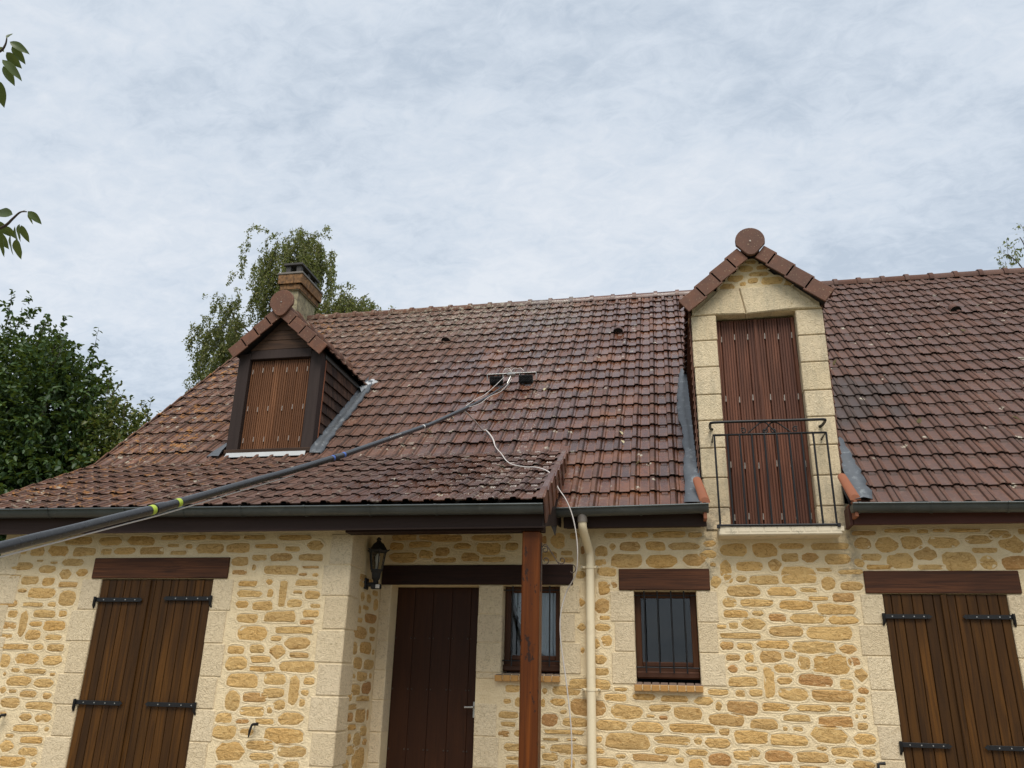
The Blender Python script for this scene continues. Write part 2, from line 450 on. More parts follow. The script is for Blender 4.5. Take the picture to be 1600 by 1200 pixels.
MAT['birch_bark'] = m_plain('birch_bark', (0.42, 0.39, 0.35), 0.8, 0, 0.5, 5, 0.5, 16, dirt=(0.06, 0.05, 0.045))
MAT['twig'] = m_plain('dark_twig', (0.055, 0.038, 0.028), 0.85)
MAT['plastic'] = m_plain('black_plastic', (0.012, 0.012, 0.013), 0.5)
MAT['bulb'] = m_plain('white_bulb', (0.75, 0.74, 0.70), 0.3)


def m_glass(name, tint, rough=0.03):
    t = NT(name)
    tr = t.n.new('ShaderNodeBsdfTransparent')
    tr.inputs[0].default_value = (*tint, 1)
    gl = t.n.new('ShaderNodeBsdfGlossy')
    gl.inputs['Roughness'].default_value = rough
    fr = t.n.new('ShaderNodeFresnel')
    fr.inputs['IOR'].default_value = 1.5
    mx = t.n.new('ShaderNodeMixShader')
    t.l.new(fr.outputs[0], mx.inputs[0])
    t.l.new(tr.outputs[0], mx.inputs[1])
    t.l.new(gl.outputs[0], mx.inputs[2])
    t.l.new(mx.outputs[0], t.out.inputs[0])
    t.n.remove(t.b)
    return t.m


MAT['glass'] = m_glass('window_glass', (0.80, 0.84, 0.86))
MAT['lamp_glass'] = m_glass('lantern_glass', (0.75, 0.75, 0.72))


def m_leaf(name, ca, cb, cc_, trans=0.35, rough=0.5):
    t = NT(name)
    r = t.rand()
    c = t.ramp(r, [(0.0, ca), (0.5, cb), (0.93, cc_), (1.0, tuple(min(1, v * 1.5) for v in cc_))])
    tr = t.n.new('ShaderNodeBsdfTranslucent')
    t.l.new(t.mix(0.5, c, (0.20, 0.24, 0.03)), tr.inputs[0])
    t.done(c, rough, spec=0.4)
    mx = t.n.new('ShaderNodeMixShader')
    mx.inputs[0].default_value = trans
    t.l.new(t.b.outputs[0], mx.inputs[1])
    t.l.new(tr.outputs[0], mx.inputs[2])
    t.l.new(mx.outputs[0], t.out.inputs[0])
    return t.m


MAT['leaf_dark'] = m_leaf('hedge_leaf', (0.020, 0.048, 0.012), (0.032, 0.070, 0.016), (0.055, 0.096, 0.022), 0.25)
MAT['leaf_yellow'] = m_leaf('yellowing_leaf', (0.050, 0.080, 0.018), (0.075, 0.105, 0.024), (0.13, 0.125, 0.030), 0.3)
MAT['leaf_birch'] = m_leaf('birch_leaf', (0.125, 0.148, 0.055), (0.165, 0.185, 0.068), (0.225, 0.210, 0.080), 0.5)
MAT['leaf_cherry'] = m_leaf('cherry_leaf', (0.055, 0.080, 0.026), (0.070, 0.100, 0.030), (0.085, 0.110, 0.032), 0.3, 0.4)
MAT['leaf_dry'] = m_leaf('dry_leaf_skin', (0.42, 0.36, 0.22), (0.50, 0.44, 0.28), (0.40, 0.33, 0.18), 0.2, 0.7)


def m_ground():
    t = NT('warm_bounce_ground')
    c = t.ramp(t.noise(40, 5, 0.75), [(0.3, (0.17, 0.14, 0.105)), (0.7, (0.36, 0.31, 0.24))])  # unseen ground; gravel beige near the house picked for warm bounce light
    g = t.ramp(t.noise(0.35, 4), [(0.48, 0.0), (0.56, 1.0)])
    d = t.n.new('ShaderNodeVectorMath')
    d.operation = 'LENGTH'
    t.l.new(t.pos.outputs['Position'], d.inputs[0])
    far = t.ramp(t.math('MULTIPLY', d.outputs['Value'], 0.02), [(0.24, 0.0), (0.30, 1.0)])
    c = t.mix(t.math('MULTIPLY', far, t.math('MAXIMUM', g, 0.85)), c, (0.06, 0.09, 0.025))
    return t.done(c, 0.95, normal=t.bump(t.noise(55, 4, 0.7), 0.8, 0.02), spec=0.15)


MAT['ground'] = m_ground()


# ------------------------------------------------------------------ mesh helpers
WLOC = {}


class MB:
    def __init__(self):
        self.v, self.f, self.mi, self.sm = [], [], [], []

    def add(self, verts, faces, mi=0, smooth=False):
        o = len(self.v)
        self.v.extend([tuple(p) for p in verts])
        for f in faces:
            self.f.append(tuple(i + o for i in f))
            self.mi.append(mi)
            self.sm.append(smooth)

    def obox(self, c, ax, ay, az, c_=0.0, mi=0):
        """chamfered box: centre, three half-axis vectors, chamfer size"""
        c = Vector(c)
        A = [Vector(a) for a in (ax, ay, az)]
        L = [a.length for a in A]
        U = [a / l for a, l in zip(A, L)]
        if c_ <= 0:
            vs = []
            for sx in (-1, 1):
                for sy in (-1, 1):
                    for sz in (-1, 1):
                        vs.append(c + A[0] * sx + A[1] * sy + A[2] * sz)
            self.add(vs, [(0, 1, 3, 2), (4, 6, 7, 5), (0, 4, 5, 1), (2, 3, 7, 6), (0, 2, 6, 4), (1, 5, 7, 3)], mi)
            return
        vs, idx = [], {}
        for s in [(a, b, d) for a in (-1, 1) for b in (-1, 1) for d in (-1, 1)]:
            for k in range(3):
                p = c.copy()
                for i in range(3):
                    p += U[i] * s[i] * (L[i] - (0 if i == k else c_))
                idx[(s, k)] = len(vs)
                vs.append(p)
        fs = []
        for k in range(3):
            i, j = [a for a in range(3) if a != k]
            for sk in (-1, 1):
                q = []
                for (a, b) in ((-1, -1), (1, -1), (1, 1), (-1, 1)):
                    s = [0, 0, 0]
                    s[k], s[i], s[j] = sk, a, b
                    q.append(idx[(tuple(s), k)])
                fs.append(q)
        for k in range(3):                       # edges along axis k
            i, j = [a for a in range(3) if a != k]
            for si in (-1, 1):
                for sj in (-1, 1):
                    s0, s1 = [0, 0, 0], [0, 0, 0]
                    s0[k], s0[i], s0[j] = -1, si, sj
                    s1[k], s1[i], s1[j] = 1, si, sj
                    s0, s1 = tuple(s0), tuple(s1)
                    fs.append([idx[(s0, i)], idx[(s1, i)], idx[(s1, j)], idx[(s0, j)]])
        for s in [(a, b, d) for a in (-1, 1) for b in (-1, 1) for d in (-1, 1)]:
            fs.append([idx[(s, 0)], idx[(s, 1)], idx[(s, 2)]])
        out = []
        for f in fs:                              # outward winding
            p = [vs[i] for i in f]
            n = (p[1] - p[0]).cross(p[2] - p[0])
            m = sum(p, Vector()) / len(p) - c
            out.append(f if n.dot(m) > 0 else f[::-1])
        self.add(vs, out, mi)

    def box(self, x0, x1, y0, y1, z0, z1, c=0.0, mi=0):
        self.obox(((x0 + x1) / 2, (y0 + y1) / 2, (z0 + z1) / 2), ((x1 - x0) / 2, 0, 0), (0, (y1 - y0) / 2, 0), (0, 0, (z1 - z0) / 2), c, mi)

    def tube(self, pts, r, n=8, cap=True, mi=0):
        pts = [Vector(p) for p in pts]
        rs = r if isinstance(r, (list, tuple)) else [r] * len(pts)
        vs, fs = [], []
        ref = None
        for i, p in enumerate(pts):
            t = (pts[min(i + 1, len(pts) - 1)] - pts[max(i - 1, 0)])
            if t.length < 1e-9:
                t = Vector((0, 0, 1))
            t.normalize()
            if ref is None:
                ref = Vector((1, 0, 0)) if abs(t.x) < 0.8 else Vector((0, 1, 0))
            u = (ref - t * ref.dot(t)).normalized()
            ref = u
            w = t.cross(u)
            for k in range(n):
                a = 2 * pi * k / n
                vs.append(p + (u * cos(a) + w * sin(a)) * rs[i])
        for i in range(len(pts) - 1):
            for k in range(n):
                a, b = i * n + k, i * n + (k + 1) % n
                fs.append((a, b, b + n, a + n))
        self.add(vs, fs, mi, True)
        if cap:
            m = len(pts) - 1
            self.add([vs[k] for k in range(n)][::-1], [tuple(range(n))], mi)
            self.add([vs[m * n + k] for k in range(n)], [tuple(range(n))], mi)

    def prism(self, poly, y0, y1, c=0.0, mi=0, plane='xz'):
        """polygon extruded in depth with a chamfered front edge; front is y0"""
        n = len(poly)
        cx = sum(p[0] for p in poly) / n
        cz = sum(p[1] for p in poly) / n

        def P(a, b, d):
            return (a, d, b) if plane == 'xz' else (d, a, b)
        ring = []
        if c > 0:
            inn = []
            for i in range(n):
                p0, p1, p2 = Vector(poly[i - 1]), Vector(poly[i]), Vector(poly[(i + 1) % n])
                d = ((p0 - p1).normalized() + (p2 - p1).normalized())
                if d.length < 1e-4:
                    d = Vector((cx, cz)) - p1
                d.normalize()
                if d.dot(Vector((cx, cz)) - p1) < 0:
                    d = -d
                inn.append(p1 + d * c)
            sg = 1 if y1 > y0 else -1
            ring = [[P(p[0], p[1], y0) for p in inn], [P(p[0], p[1], y0 + c * sg) for p in poly], [P(p[0], p[1], y1) for p in poly]]
        else:
            ring = [[P(p[0], p[1], y0) for p in poly], [P(p[0], p[1], y1) for p in poly]]
        vs = [p for r in ring for p in r]
        fs = [tuple(range(n))]
        for k in range(len(ring) - 1):
            for i in range(n):
                a, b = k * n + i, k * n + (i + 1) % n
                fs.append((a, b, b + n, a + n))
        m = (len(ring) - 1) * n
        fs.append(tuple(m + i for i in range(n))[::-1])
        self.add(vs, fs, mi)

    def build(self, name, mats, parent=None, kind=None, label=None, origin=None):
        me = bpy.data.meshes.new(name)
        a = np.array(self.v, dtype=float).reshape(-1, 3)
        o = Vector(origin) if origin is not None else Vector(((a.min(0) + a.max(0)) / 2).tolist())
        me.from_pydata((a - np.array(o)).tolist(), [], self.f)
        for m in (mats if isinstance(mats, (list, tuple)) else [mats]):
            me.materials.append(MAT[m] if isinstance(m, str) else m)
        me.polygons.foreach_set('material_index', self.mi)
        me.polygons.foreach_set('use_smooth', self.sm)
        me.update()
        return link(name, me, o, parent, kind, label)


def link(name, data, loc, parent=None, kind=None, label=None, mat=None):
    ob = bpy.data.objects.new(name, data)
    col.objects.link(ob)
    if mat is not None:
        ob.matrix_basis = mat
    else:
        ob.location = loc
    if parent is not None:
        ob.parent = parent
        ob.matrix_parent_inverse = Matrix.Translation(-WLOC[parent])
    WLOC[ob] = Vector(loc)
    if kind:
        ob['kind'] = kind
    if label:
        ob['label'] = label
    return ob


def thing(name, loc, label, cat, group=None):
    ob = link(name, None, Vector(loc))
    ob.empty_display_size = 0.2
    ob['label'] = label
    ob['category'] = cat
    if group:
        ob['group'] = group
    return ob


def tag(ob, label, cat, group=None):
    ob['label'] = label
    ob['category'] = cat
    if group:
        ob['group'] = group
    return ob


def arc(cx, cz, r, a0, a1, n):
    return [(cx + r * cos(radians(a0 + (a1 - a0) * i / n)), cz + r * sin(radians(a0 + (a1 - a0) * i / n))) for i in range(n + 1)]


def smooth_path(pts, sub=6):
    pts = [Vector(p) for p in pts]
    out = []
    for i in range(len(pts) - 1):
        p0, p1, p2, p3 = pts[max(i - 1, 0)], pts[i], pts[i + 1], pts[min(i + 2, len(pts) - 1)]
        for k in range(sub):
            t = k / sub
            out.append(0.5 * ((2 * p1) + (p2 - p0) * t + (2 * p0 - 5 * p1 + 4 * p2 - p3) * t * t + (3 * p1 - p0 - 3 * p2 + p3) * t ** 3))
    out.append(pts[-1])
    return out


# ------------------------------------------------------------------ dimensions
SL = 0.944                                   # slope of the main roof
EY, EZ = -0.35, 3.237                        # its lower edge
RY = 5.10                                    # ridge
RZ = EZ + SL * (RY - EY)
TH = atan(SL)
XL, XR = -7.72, 9.4                          # gable verge, right end (out of frame)
FX = -1.20                                   # right end of the flared porch roof
BY = 0.60                                    # where the flare meets the main slope
BZ = EZ + SL * (BY - EY)
GY, GZ = -1.33, 3.12                         # front edge of the flare
FS = (BZ - GZ) / (BY - GY)
TF = atan(FS)
PF = -0.925                                  # front wall plane
XC = -3.24                                   # return wall


def roof_z(y):
    return EZ + SL * (y - EY)


def flare_z(y):
    return GZ + FS * (y - GY)


# ------------------------------------------------------------------ ground
g = MB()
g.add([(-1500, -1500, 0), (1500, -1500, 0), (1500, 1500, 0), (-1500, 1500, 0)], [(0, 1, 2, 3)])
g.build('ground', 'ground', kind='structure')

house = thing('house', (0, 4, 0), 'stone faced house under a brown tiled roof with two dormers and wooden shutters', 'house')

# ------------------------------------------------------------------ walls


def wall_panel(mb, axis_u, fixed, depth, u0, u1, z0, z1, holes, mi=0):
    """vertical wall as cells with rectangular holes; axis_u 'x': plane y=fixed; depth goes to fixed+depth"""
    us = sorted({u0, u1, *[h[0] for h in holes], *[h[1] for h in holes]})
    zs = sorted({z0, z1, *[h[2] for h in holes], *[h[3] for h in holes]})

    def solid(i, j):
        if i < 0 or j < 0 or i >= len(us) - 1 or j >= len(zs) - 1:
            return False
        a, b = (us[i] + us[i + 1]) / 2, (zs[j] + zs[j + 1]) / 2
        return not any(h[0] < a < h[1] and h[2] < b < h[3] for h in holes)

    def P(u, d, z):
        return (u, fixed + d, z) if axis_u == 'x' else (fixed + d, u, z)
    for i in range(len(us) - 1):
        for j in range(len(zs) - 1):
            if not solid(i, j):
                continue
            a, b, c, d = us[i], us[i + 1], zs[j], zs[j + 1]
            mb.add([P(a, 0, c), P(b, 0, c), P(b, 0, d), P(a, 0, d)], [(0, 1, 2, 3)], mi)
            mb.add([P(a, depth, c), P(b, depth, c), P(b, depth, d), P(a, depth, d)], [(3, 2, 1, 0)], mi)
            for (ni, nj, q) in ((i - 1, j, [(a, 0, c), (a, 0, d), (a, depth, d), (a, depth, c)]), (i + 1, j, [(b, 0, c), (b, depth, c), (b, depth, d), (b, 0, d)]),
                                (i, j - 1, [(a, 0, c), (a, depth, c), (b, depth, c), (b, 0, c)]), (i, j + 1, [(a, 0, d), (b, 0, d), (b, depth, d), (a, depth, d)])):
                if not solid(ni, nj):
                    mb.add([P(*p) for p in q], [(0, 1, 2, 3)], mi)


def outline(cx, cz, w, h):
    """irregular rounded stone outline"""
    hw, hh = w / 2, h / 2
    j = lambda s: random.uniform(-s, s)
    m = min(hw, hh)
    style = random.random()
    cut = 0.62 if style < 0.35 else 0.34
    cor = []
    for sx, sy in ((1, -1), (1, 1), (-1, 1), (-1, -1)):
        cor.append((sx * hw * (1 - abs(j(0.20))), sy * hh * (1 - abs(j(0.30)))))
    pts = []
    for k in range(4):
        a, b = cor[k], cor[(k + 1) % 4]
        d0 = hypot(b[0] - a[0], b[1] - a[1])
        ct = min(0.42, cut * m * random.uniform(0.6, 1.5) / max(d0, 1e-6))
        ct2 = min(0.42, cut * m * random.uniform(0.6, 1.5) / max(d0, 1e-6))
        nx, nz = (b[1] - a[1]) / d0, -(b[0] - a[0]) / d0
        bulge = random.uniform(0.02, 0.24) * m
        for t in ([ct, 0.36, 0.66, 1 - ct2] if d0 > 2.6 * m else [ct, 0.5, 1 - ct2]):
            w_ = sin(pi * min(max(t, 0), 1))
            bb = bulge * w_ + j(0.085) * m
            pts.append((cx + a[0] + (b[0] - a[0]) * t + nx * bb, cz + a[1] + (b[1] - a[1]) * t + nz * bb))
    return pts


STONES = {
'front': '-6445,2849,353,79;-6059,2846,278,79;-5675,2842,351,95;-5344,2880,212,47;-5038,2877,285,46;-4689,2874,356,46;-4345,2870,258,46;-7160,2733,135,48;-6947,2745,175,85;-6687,2746,264,114;-6352,2733,300,92;-6086,2733,125,61;-5853,2735,245,69;-5526,2739,284,81;-5282,2793,138,31;-5208,2716,202,39;-5094,2781,82,44;-4850,2755,325,105;-4517,2755,268,92;-4192,2774,270,43;-7226,2644,110,28;-7099,2579,273,84;-6889,2639,82,21;-6710,2615,91,26;-6471,2618,286,69;-6777,2547,212,75;-6538,2492,150,91;-6335,2508,145,74;-7160,2466,144,30;-4469,2620,193,88;-4467,2506,168,48;-4304,2555,45,58;-4260,2658,164,66;-3884,2863,388,50;-3897,2744,162,55;-3642,2782,187,84;-4007,2661,252,74;-3676,2655,284,65;-4003,2527,367,85;-3669,2557,185,23;-3746,2485,85,26;-3610,2479,67,37;-6965,2429,225,86;-6727,2418,145,81;-7157,2369,94,69;-6475,2378,238,51;-7030,2314,122,41;-7191,2280,75,46;-6779,2286,356,98;-6450,2243,201,134;-7167,2176,219,76;-6861,2170,268,42;-6623,2169,95,45;-7083,2066,121,79;-6689,2072,277,71;-6458,2076,94,66;-6927,1960,86,290;-7212,2037,50,67;-7111,1946,200,66;-6764,1968,164,45;-6534,1953,260,95;-6778,1850,173,91;-6516,1832,214,49;-7105,1837,150,46;-6972,1729,351,57;-6675,1731,125,52;-6463,1725,193,71;-7047,1585,122,132;-6784,1607,302,96;-6472,1600,221,87;-6893,1497,111,40;-6654,1487,270,47;-7014,1455,35,40;-6435,1463,63,31;-6833,1385,296,83;-6519,1375,219,86;-6989,1295,74,58;-6865,1288,91,25;-6671,1265,205,62;-6449,1253,95,58;-6870,1175,240,93;-6520,1153,302,69;-6649,1044,148,71;-6442,1039,197,71;-6613,935,310,65;-6787,861,93,33;-6796,761,154,104;-6523,828,261,55;-6373,937,56,37;-6536,718,214,73;-6694,625,279,91;-6431,607,64,48;-6923,1070,77,28;-4354,2390,222,54;-4314,2289,305,67;-4382,2182,149,64;-4157,2171,225,87;-4296,2048,231,86;-4235,1895,329,127;-4385,1740,181,77;-4151,1752,166,70;-4364,1602,227,118;-4102,1650,216,53;-4072,1561,267,45;-4263,1443,328,119;-4355,1260,146,170;-4118,1295,261,82;-4129,1173,260,82;-4412,1102,171,91;-4211,1076,146,39;-4386,968,230,120;-4146,983,152,57;-4300,802,286,171;-3996,871,286,77;-3966,772,260,58;-4339,655,167,76;-4108,2411,82,52;-3946,2300,80,271;-3699,2401,235,64;-4085,2296,59,72;-3784,2307,105,29;-3616,2279,153,84;-3802,2194,163,71;-3574,2171,107,39;-3943,2062,346,106;-3616,2097,173,71;-3649,2014,155,42;-3789,1934,408,58;-3961,1854,115,46;-3720,1809,271,111;-3929,1731,159,124;-3693,1697,208,48;-3694,1588,373,100;-3929,1469,233,98;-3707,1370,96,251;-3559,1463,112,59;-3923,1337,224,79;-3590,1354,77,48;-3845,1231,129,84;-3610,1261,53,65;-3938,1185,50,61;-3706,1116,266,95;-3975,1085,185,50;-3758,967,413,127;-3659,828,281,97;-3644,704,167,78;-3922,682,107,55;-3807,686,57,55',
'side': '-538,2428,204,56;-509,2308,114,88;-334,2302,132,87;-150,2376,167,55;-104,2258,134,117;-567,2168,67,79;-402,2203,185,40;-222,2104,360,85;-538,2066,147,41;-493,1945,359,102;-162,1985,174,65;-142,1899,155,41;-607,1782,126,115;-321,1798,338,127;-75,1763,68,49;-500,1640,230,105;-180,1641,299,96;-575,1516,87,43;-336,1513,306,91;-101,1524,77,51;-501,1389,263,94;-186,1400,282,106;-626,1314,98,60;-266,1297,391,54;-557,1223,279,45;-606,1131,190,84;-290,1135,286,118;-95,1138,57,118;-511,1036,237,51;-180,987,185,85;-577,934,135,81;-335,916,209,121;-120,882,117,62;-518,823,243,78;-260,733,328,181;-595,698,187,94;-547,2498,191,65;-322,2474,143,66',
'back': '-1711,1426,157,73;-1759,1309,74,45;-1624,1301,111,90;-1748,1182,205,60;-1743,1089,160,38;-1787,999,115,51;-1631,1006,110,55;-1691,875,187,72;-1695,775,126,32;-1697,692,133,39;-2994,3006,305,64;-2564,2999,534,67;-1986,2994,475,66;-3083,2911,153,72;-2815,2930,278,67;-2313,2910,203,62;-2014,2881,301,132;-1747,2900,144,70;-3007,2790,322,116;-2731,2815,159,98;-2546,2849,158,98;-2509,2756,259,53;-2220,2790,211,105;-1946,2762,262,52;-1371,1419,50,54;-1142,1424,294,84;-1230,1313,157,64;-1388,1299,42,76;-1318,1151,152,108;-1177,1222,72,36;-1064,1130,257,75;-1161,1035,407,39;-1303,962,155,18;-1092,965,89,18;-1384,887,41,29;-1118,872,360,83;-1314,800,152,56;-1113,738,103,90;-1330,702,145,36;-970,766,61,53;-906,1496,413,95;-921,1274,363,136;-682,1109,315,89;-742,2456,115,128;-639,2487,84,50;-768,2269,138,155;-738,2147,107,40;-760,2050,159,72;-721,1921,108,114;-834,1890,83,103;-799,1737,157,78;-795,1616,167,62;-587,1452,132,30;-638,1370,226,63;-536,1245,332,124;-360,1384,228,56;-50,1375,267,60;223,1358,174,77;-207,1284,228,55;-298,1207,79,25;-174,1195,81,37;67,1247,276,113;-328,1104,308,84;98,1106,444,75;-529,961,426,140;-826,976,72,51;-812,874,103,44;-98,993,337,65;-153,895,247,57;-605,833,98,33;-317,829,346,53;-758,772,229,72;-541,737,105,57;-31,819,77,47;133,894,204,50;119,777,137,99;153,1000,80,55;340,983,235,77;418,2519,110,117;549,2545,77,65;675,2549,104,57;896,2536,292,80;687,2424,362,96;1057,2417,301,79;537,2313,132,83;814,2307,322,66;594,2195,253,66;813,2208,110,52;766,2097,226,101;445,2071,92,39;567,2085,82,59;634,1987,402,46;486,1886,121,77;656,1884,148,61;929,1905,296,72;538,1772,135,61;698,1772,83,79;900,1785,196,98;527,1671,90,63;707,1673,111,36;621,1549,288,79;867,1550,91,281;368,1449,198,50;587,1440,89,59;730,1451,129,59;369,1320,61,81;589,1306,289,112;907,1322,262,68;437,1193,343,97;785,1166,260,93;405,1088,103,53;651,1049,319,110;558,878,157,84;672,907,104,63;902,888,265,91;344,835,206,113;642,773,296,49;-982,2048,84,73;-989,2304,85,82;-991,2592,95,76;-972,1825,42,55;1247,2538,316,77;1523,2501,146,119;1743,2479,208,83;1326,2437,167,39;1406,2355,187,38;1652,2361,220,89;1195,2287,329,78;1575,2247,357,93;1001,2168,170,73;1292,2158,330,88;1625,2146,267,73;1077,2030,330,92;1495,2020,425,121;1321,1881,414,110;1634,1870,159,93;1084,1813,112,57;1218,1738,117,127;1473,1713,337,163;1685,1758,88,74;1025,1677,203,79;1730,1634,110,117;1298,1579,323,107;1012,1568,143,59;1582,1544,128,93;1731,1497,96,58;1079,1445,269,111;1445,1437,377,97;1699,1410,72,49;1259,1321,309,60;1529,1323,111,36;1686,1343,91,38;1099,1229,259,57;1439,1212,316,88;1645,1263,29,35;1719,1263,33,31;981,1136,40,36;1096,1134,93,33;1688,1175,93,59;1368,1088,344,124;1006,1028,331,90;1685,1065,194,83;1295,968,87,28;1507,947,229,80;1717,949,106,55;1210,887,297,79;1454,864,97,33;1654,842,205,64;958,790,131,41;1176,795,188,34;-1385,2972,45,79;-1232,2962,145,148;-1054,3009,105,66;-1138,2822,131,43;-1322,2789,167,112;-1142,2749,157,51;-963,2851,43,103;-764,2839,129,123;-708,2625,196,92;-601,3010,241,55;-348,3013,179,60;-40,3008,353,63;240,3004,141,47;-643,2887,60,77;-456,2888,233,89;-185,2889,207,88;112,2887,312,88;377,2914,127,62;358,2808,151,83;-497,2735,349,130;-121,2731,322,134;207,2747,243,108;399,2696,55,41;618,2842,272,121;925,2837,240,132;530,2642,108,196;763,2677,277,86;-770,2726,120,76;1207,2876,253,56;1586,2871,373,70;1186,2762,162,88;1372,2765,156,105;1631,2744,271,97;1022,2686,139,106;1236,2591,356,157;1496,2640,154,38;1744,2615,249,48;1897,2895,143,104;2121,2891,209,140;2358,2901,189,109;2663,2904,299,102;2985,2929,248,87;3277,2882,222,160;2480,2784,215,122;3029,2825,239,52;2223,2719,250,138;1962,2763,197,64;1845,2709,84,83;2025,2661,256,44;2774,2722,304,166;3042,2701,147,116;2512,2659,246,44;3284,2693,253,116;1923,3005,246,41;2244,3027,265,37;2480,3017,105,35;2635,3025,112,32;2871,3020,287,37;3190,2983,203,71;3507,2905,170,78;3481,2808,127,54;3453,3003,200,55',
'gable': '1056,6210,115,50;995,6131,163,75;1174,6134,132,53;1134,6051,222,50;869,6016,184,84;1060,5969,123,56;1275,5962,241,92;945,5937,69,46;767,5904,172,98;1451,5903,96,76'}



def load_stones(key):
    out = []
    for s in STONES[key].split(';'):
        out.append(tuple(int(v) / 1000 for v in s.split(',')))
    return out


wb = MB()        # back wall of the porch and the facade to the right of it
HOLES_B = [(-3.106, -2.104, 0.12, 2.482), (-1.838, -1.211, 1.575, 2.482), (-0.432, 0.212, 1.505, 2.428), (2.019, 3.148, 0.12, 2.402)]
wall_panel(wb, 'x', 0.0, 0.32, XC, XR - 0.1, 0.0, 3.30, HOLES_B + [(0.36, 1.755, 3.045, 3.31)])
wf = MB()
HOLES_F = [(-6.070, -4.745, 0.12, 2.440)]
wall_panel(wf, 'x', PF, 0.30, -7.40, XC, 0.0, 3.20, HOLES_F)
ws = MB()
wall_panel(ws, 'y', XC, -0.30, PF + 0.30, 0.0, 0.0, 3.36, [])
rim_target = {'back': wb, 'front': wf, 'side': ws}
gable = MB()     # front of the tall dormer, flush with the facade
stone_jobs = []


def rim(mb, ring_out, ring_in, y0, axis, fixed):
    """raised pointing round one stone"""
    n = len(ring_in)

    def P(p, d):
        return (p[0], fixed + d, p[1]) if axis == 'x' else (fixed - d, p[0], p[1])
    mid = [((a[0] * 0.55 + b[0] * 0.45), (a[1] * 0.55 + b[1] * 0.45)) for a, b in zip(ring_in, ring_out)]
    vs = [P(p, 0.002) for p in ring_out] + [P(p, -0.0065) for p in mid] + [P(p, 0.003) for p in ring_in]
    fs = []
    for k in range(2):
        for i in range(n):
            a, b = k * n + i, k * n + (i + 1) % n
            q = (a, b, b + n, a + n)
            fs.append(q if axis == 'x' else q)
    mb.add(vs, fs, 0, True)


for key in ('front', 'side', 'back', 'gable'):
    for (u, z, w, h) in load_stones(key):
        pts = outline(u, z, w * 1.05, h * 1.10)
        stone_jobs.append((w * h, key, u, z, w, h, pts))

STONE_PARENT = {}
wall_back = None


def big(p, u, z, k):
    d = hypot(p[0] - u, p[1] - z)
    return (u + (p[0] - u) * (d + k) / d, z + (p[1] - z) * (d + k) / d)


for (_, key, u, z, w, h, pts) in stone_jobs:
    ring_o = [big(p, u, z, 0.034) for p in pts]
    ring_i = [big(p, u, z, 0.004) for p in pts]
    if key == 'gable':
        rim(gable, ring_o, ring_i, 0, 'x', 0.0)
    elif key == 'side':
        rim(ws, ring_o, ring_i, 0, 'y', XC)
    else:
        rim(rim_target[key], ring_o, ring_i, 0, 'x', PF if key == 'front' else 0.0)

wall_b = wb.build('facade_wall', 'mortar', house)
wall_f = wf.build('front_wall', 'mortar', house)
wall_s = ws.build('return_wall', 'mortar', house)
ge = MB()       # left gable, back wall, right end: the rest of the shell
ge.prism([(PF + 0.30, 0), (10.6, 0), (10.6, 3.2), (RY, RZ - 0.12), (BY, BZ - 0.12), (PF + 0.30, flare_z(PF + 0.30) - 0.12)], -7.40, -7.10, plane='yz')
ge.prism([(0.32, 0), (10.6, 0), (10.6, 3.2), (RY, RZ - 0.12), (0.32, roof_z(0.32) - 0.12)], XR - 0.40, XR - 0.10, plane='yz')
ge.box(-7.10, XR - 0.40, 10.3, 10.6, 0, 3.2)
ge.build('shell_wall', 'mortar', house)
fl = MB()
fl.box(-7.09, XR - 0.41, 0.33, 10.29, 2.55, 2.62)
fl.box(-7.09, XC - 0.31, PF + 0.31, 0.32, 2.55, 2.62)
fl.box(-7.09, XR - 0.41, 0.33, 10.29, 0.005, 0.10)
fl.build('inner_floor', 'interior', house)


def stone_geom(key, u, z, w, h, pts, mb, origin=None):
    n = len(pts)
    ax, fx = ('y', XC) if key == 'side' else ('x', PF if key == 'front' else 0.0)

    def P(p, d):
        return (p[0], fx - d, p[1]) if ax == 'x' else (fx + d, p[0], p[1])
    m = min(w, h)
    rr = random.uniform(0.001, 0.006)
    inner = [big(p, u, z, -0.16 * m) for p in pts]
    vs = [P(p, -0.012) for p in pts] + [P(p, 0.001) for p in pts] + [P(p, rr + random.uniform(-0.003, 0.006)) for p in inner] + [P((u, z), rr + random.uniform(0.001, 0.007))]
    fs = []
    for k in range(2):
        for i in range(n):
            a, b = k * n + i, k * n + (i + 1) % n
            fs.append((a, b, b + n, a + n))
    for i in range(n):
        fs.append((2 * n + i, 2 * n + (i + 1) % n, 3 * n))
    mb.add(vs, fs)


stone_jobs.sort(key=lambda s: -s[0])
late_gable_stones = []
rest = {}
for i, (_, key, u, z, w, h, pts) in enumerate(stone_jobs):
    if key == 'gable':
        late_gable_stones.append((key, u, z, w, h, pts))
        continue
    par = {'front': wall_f, 'side': wall_s, 'back': wall_b}[key]
    if i < 288:
        mb = MB()
        stone_geom(key, u, z, w, h, pts, mb)
        mb.build('stone', 'stone', par)
    else:
        stone_geom(key, u, z, w, h, pts, rest.setdefault(key, MB()))
for key, mb in rest.items():
    mb.build('small_stones', 'stone', {'front': wall_f, 'side': wall_s, 'back': wall_b}[key], kind='stuff')


def quoin(x0, x1, y0, y1, z0, z1, par, mat='quoin', c=0.007, gap=0.0035):
    mb = MB()
    j = lambda: random.uniform(-0.004, 0.004)
    mb.box(x0 + j(), x1 + j(), y0, y1, z0 + gap, z1 - gap, c)
    return mb.build('quoin', mat, par)


def courses(z_top, z_bot, step):
    zs = [z_top]
    while zs[-1] > z_bot + 0.05:
        zs.append(max(z_bot, zs[-1] - step * random.uniform(0.94, 1.06)))
    return list(zip(zs[1:], zs[:-1]))


Q = -0.009
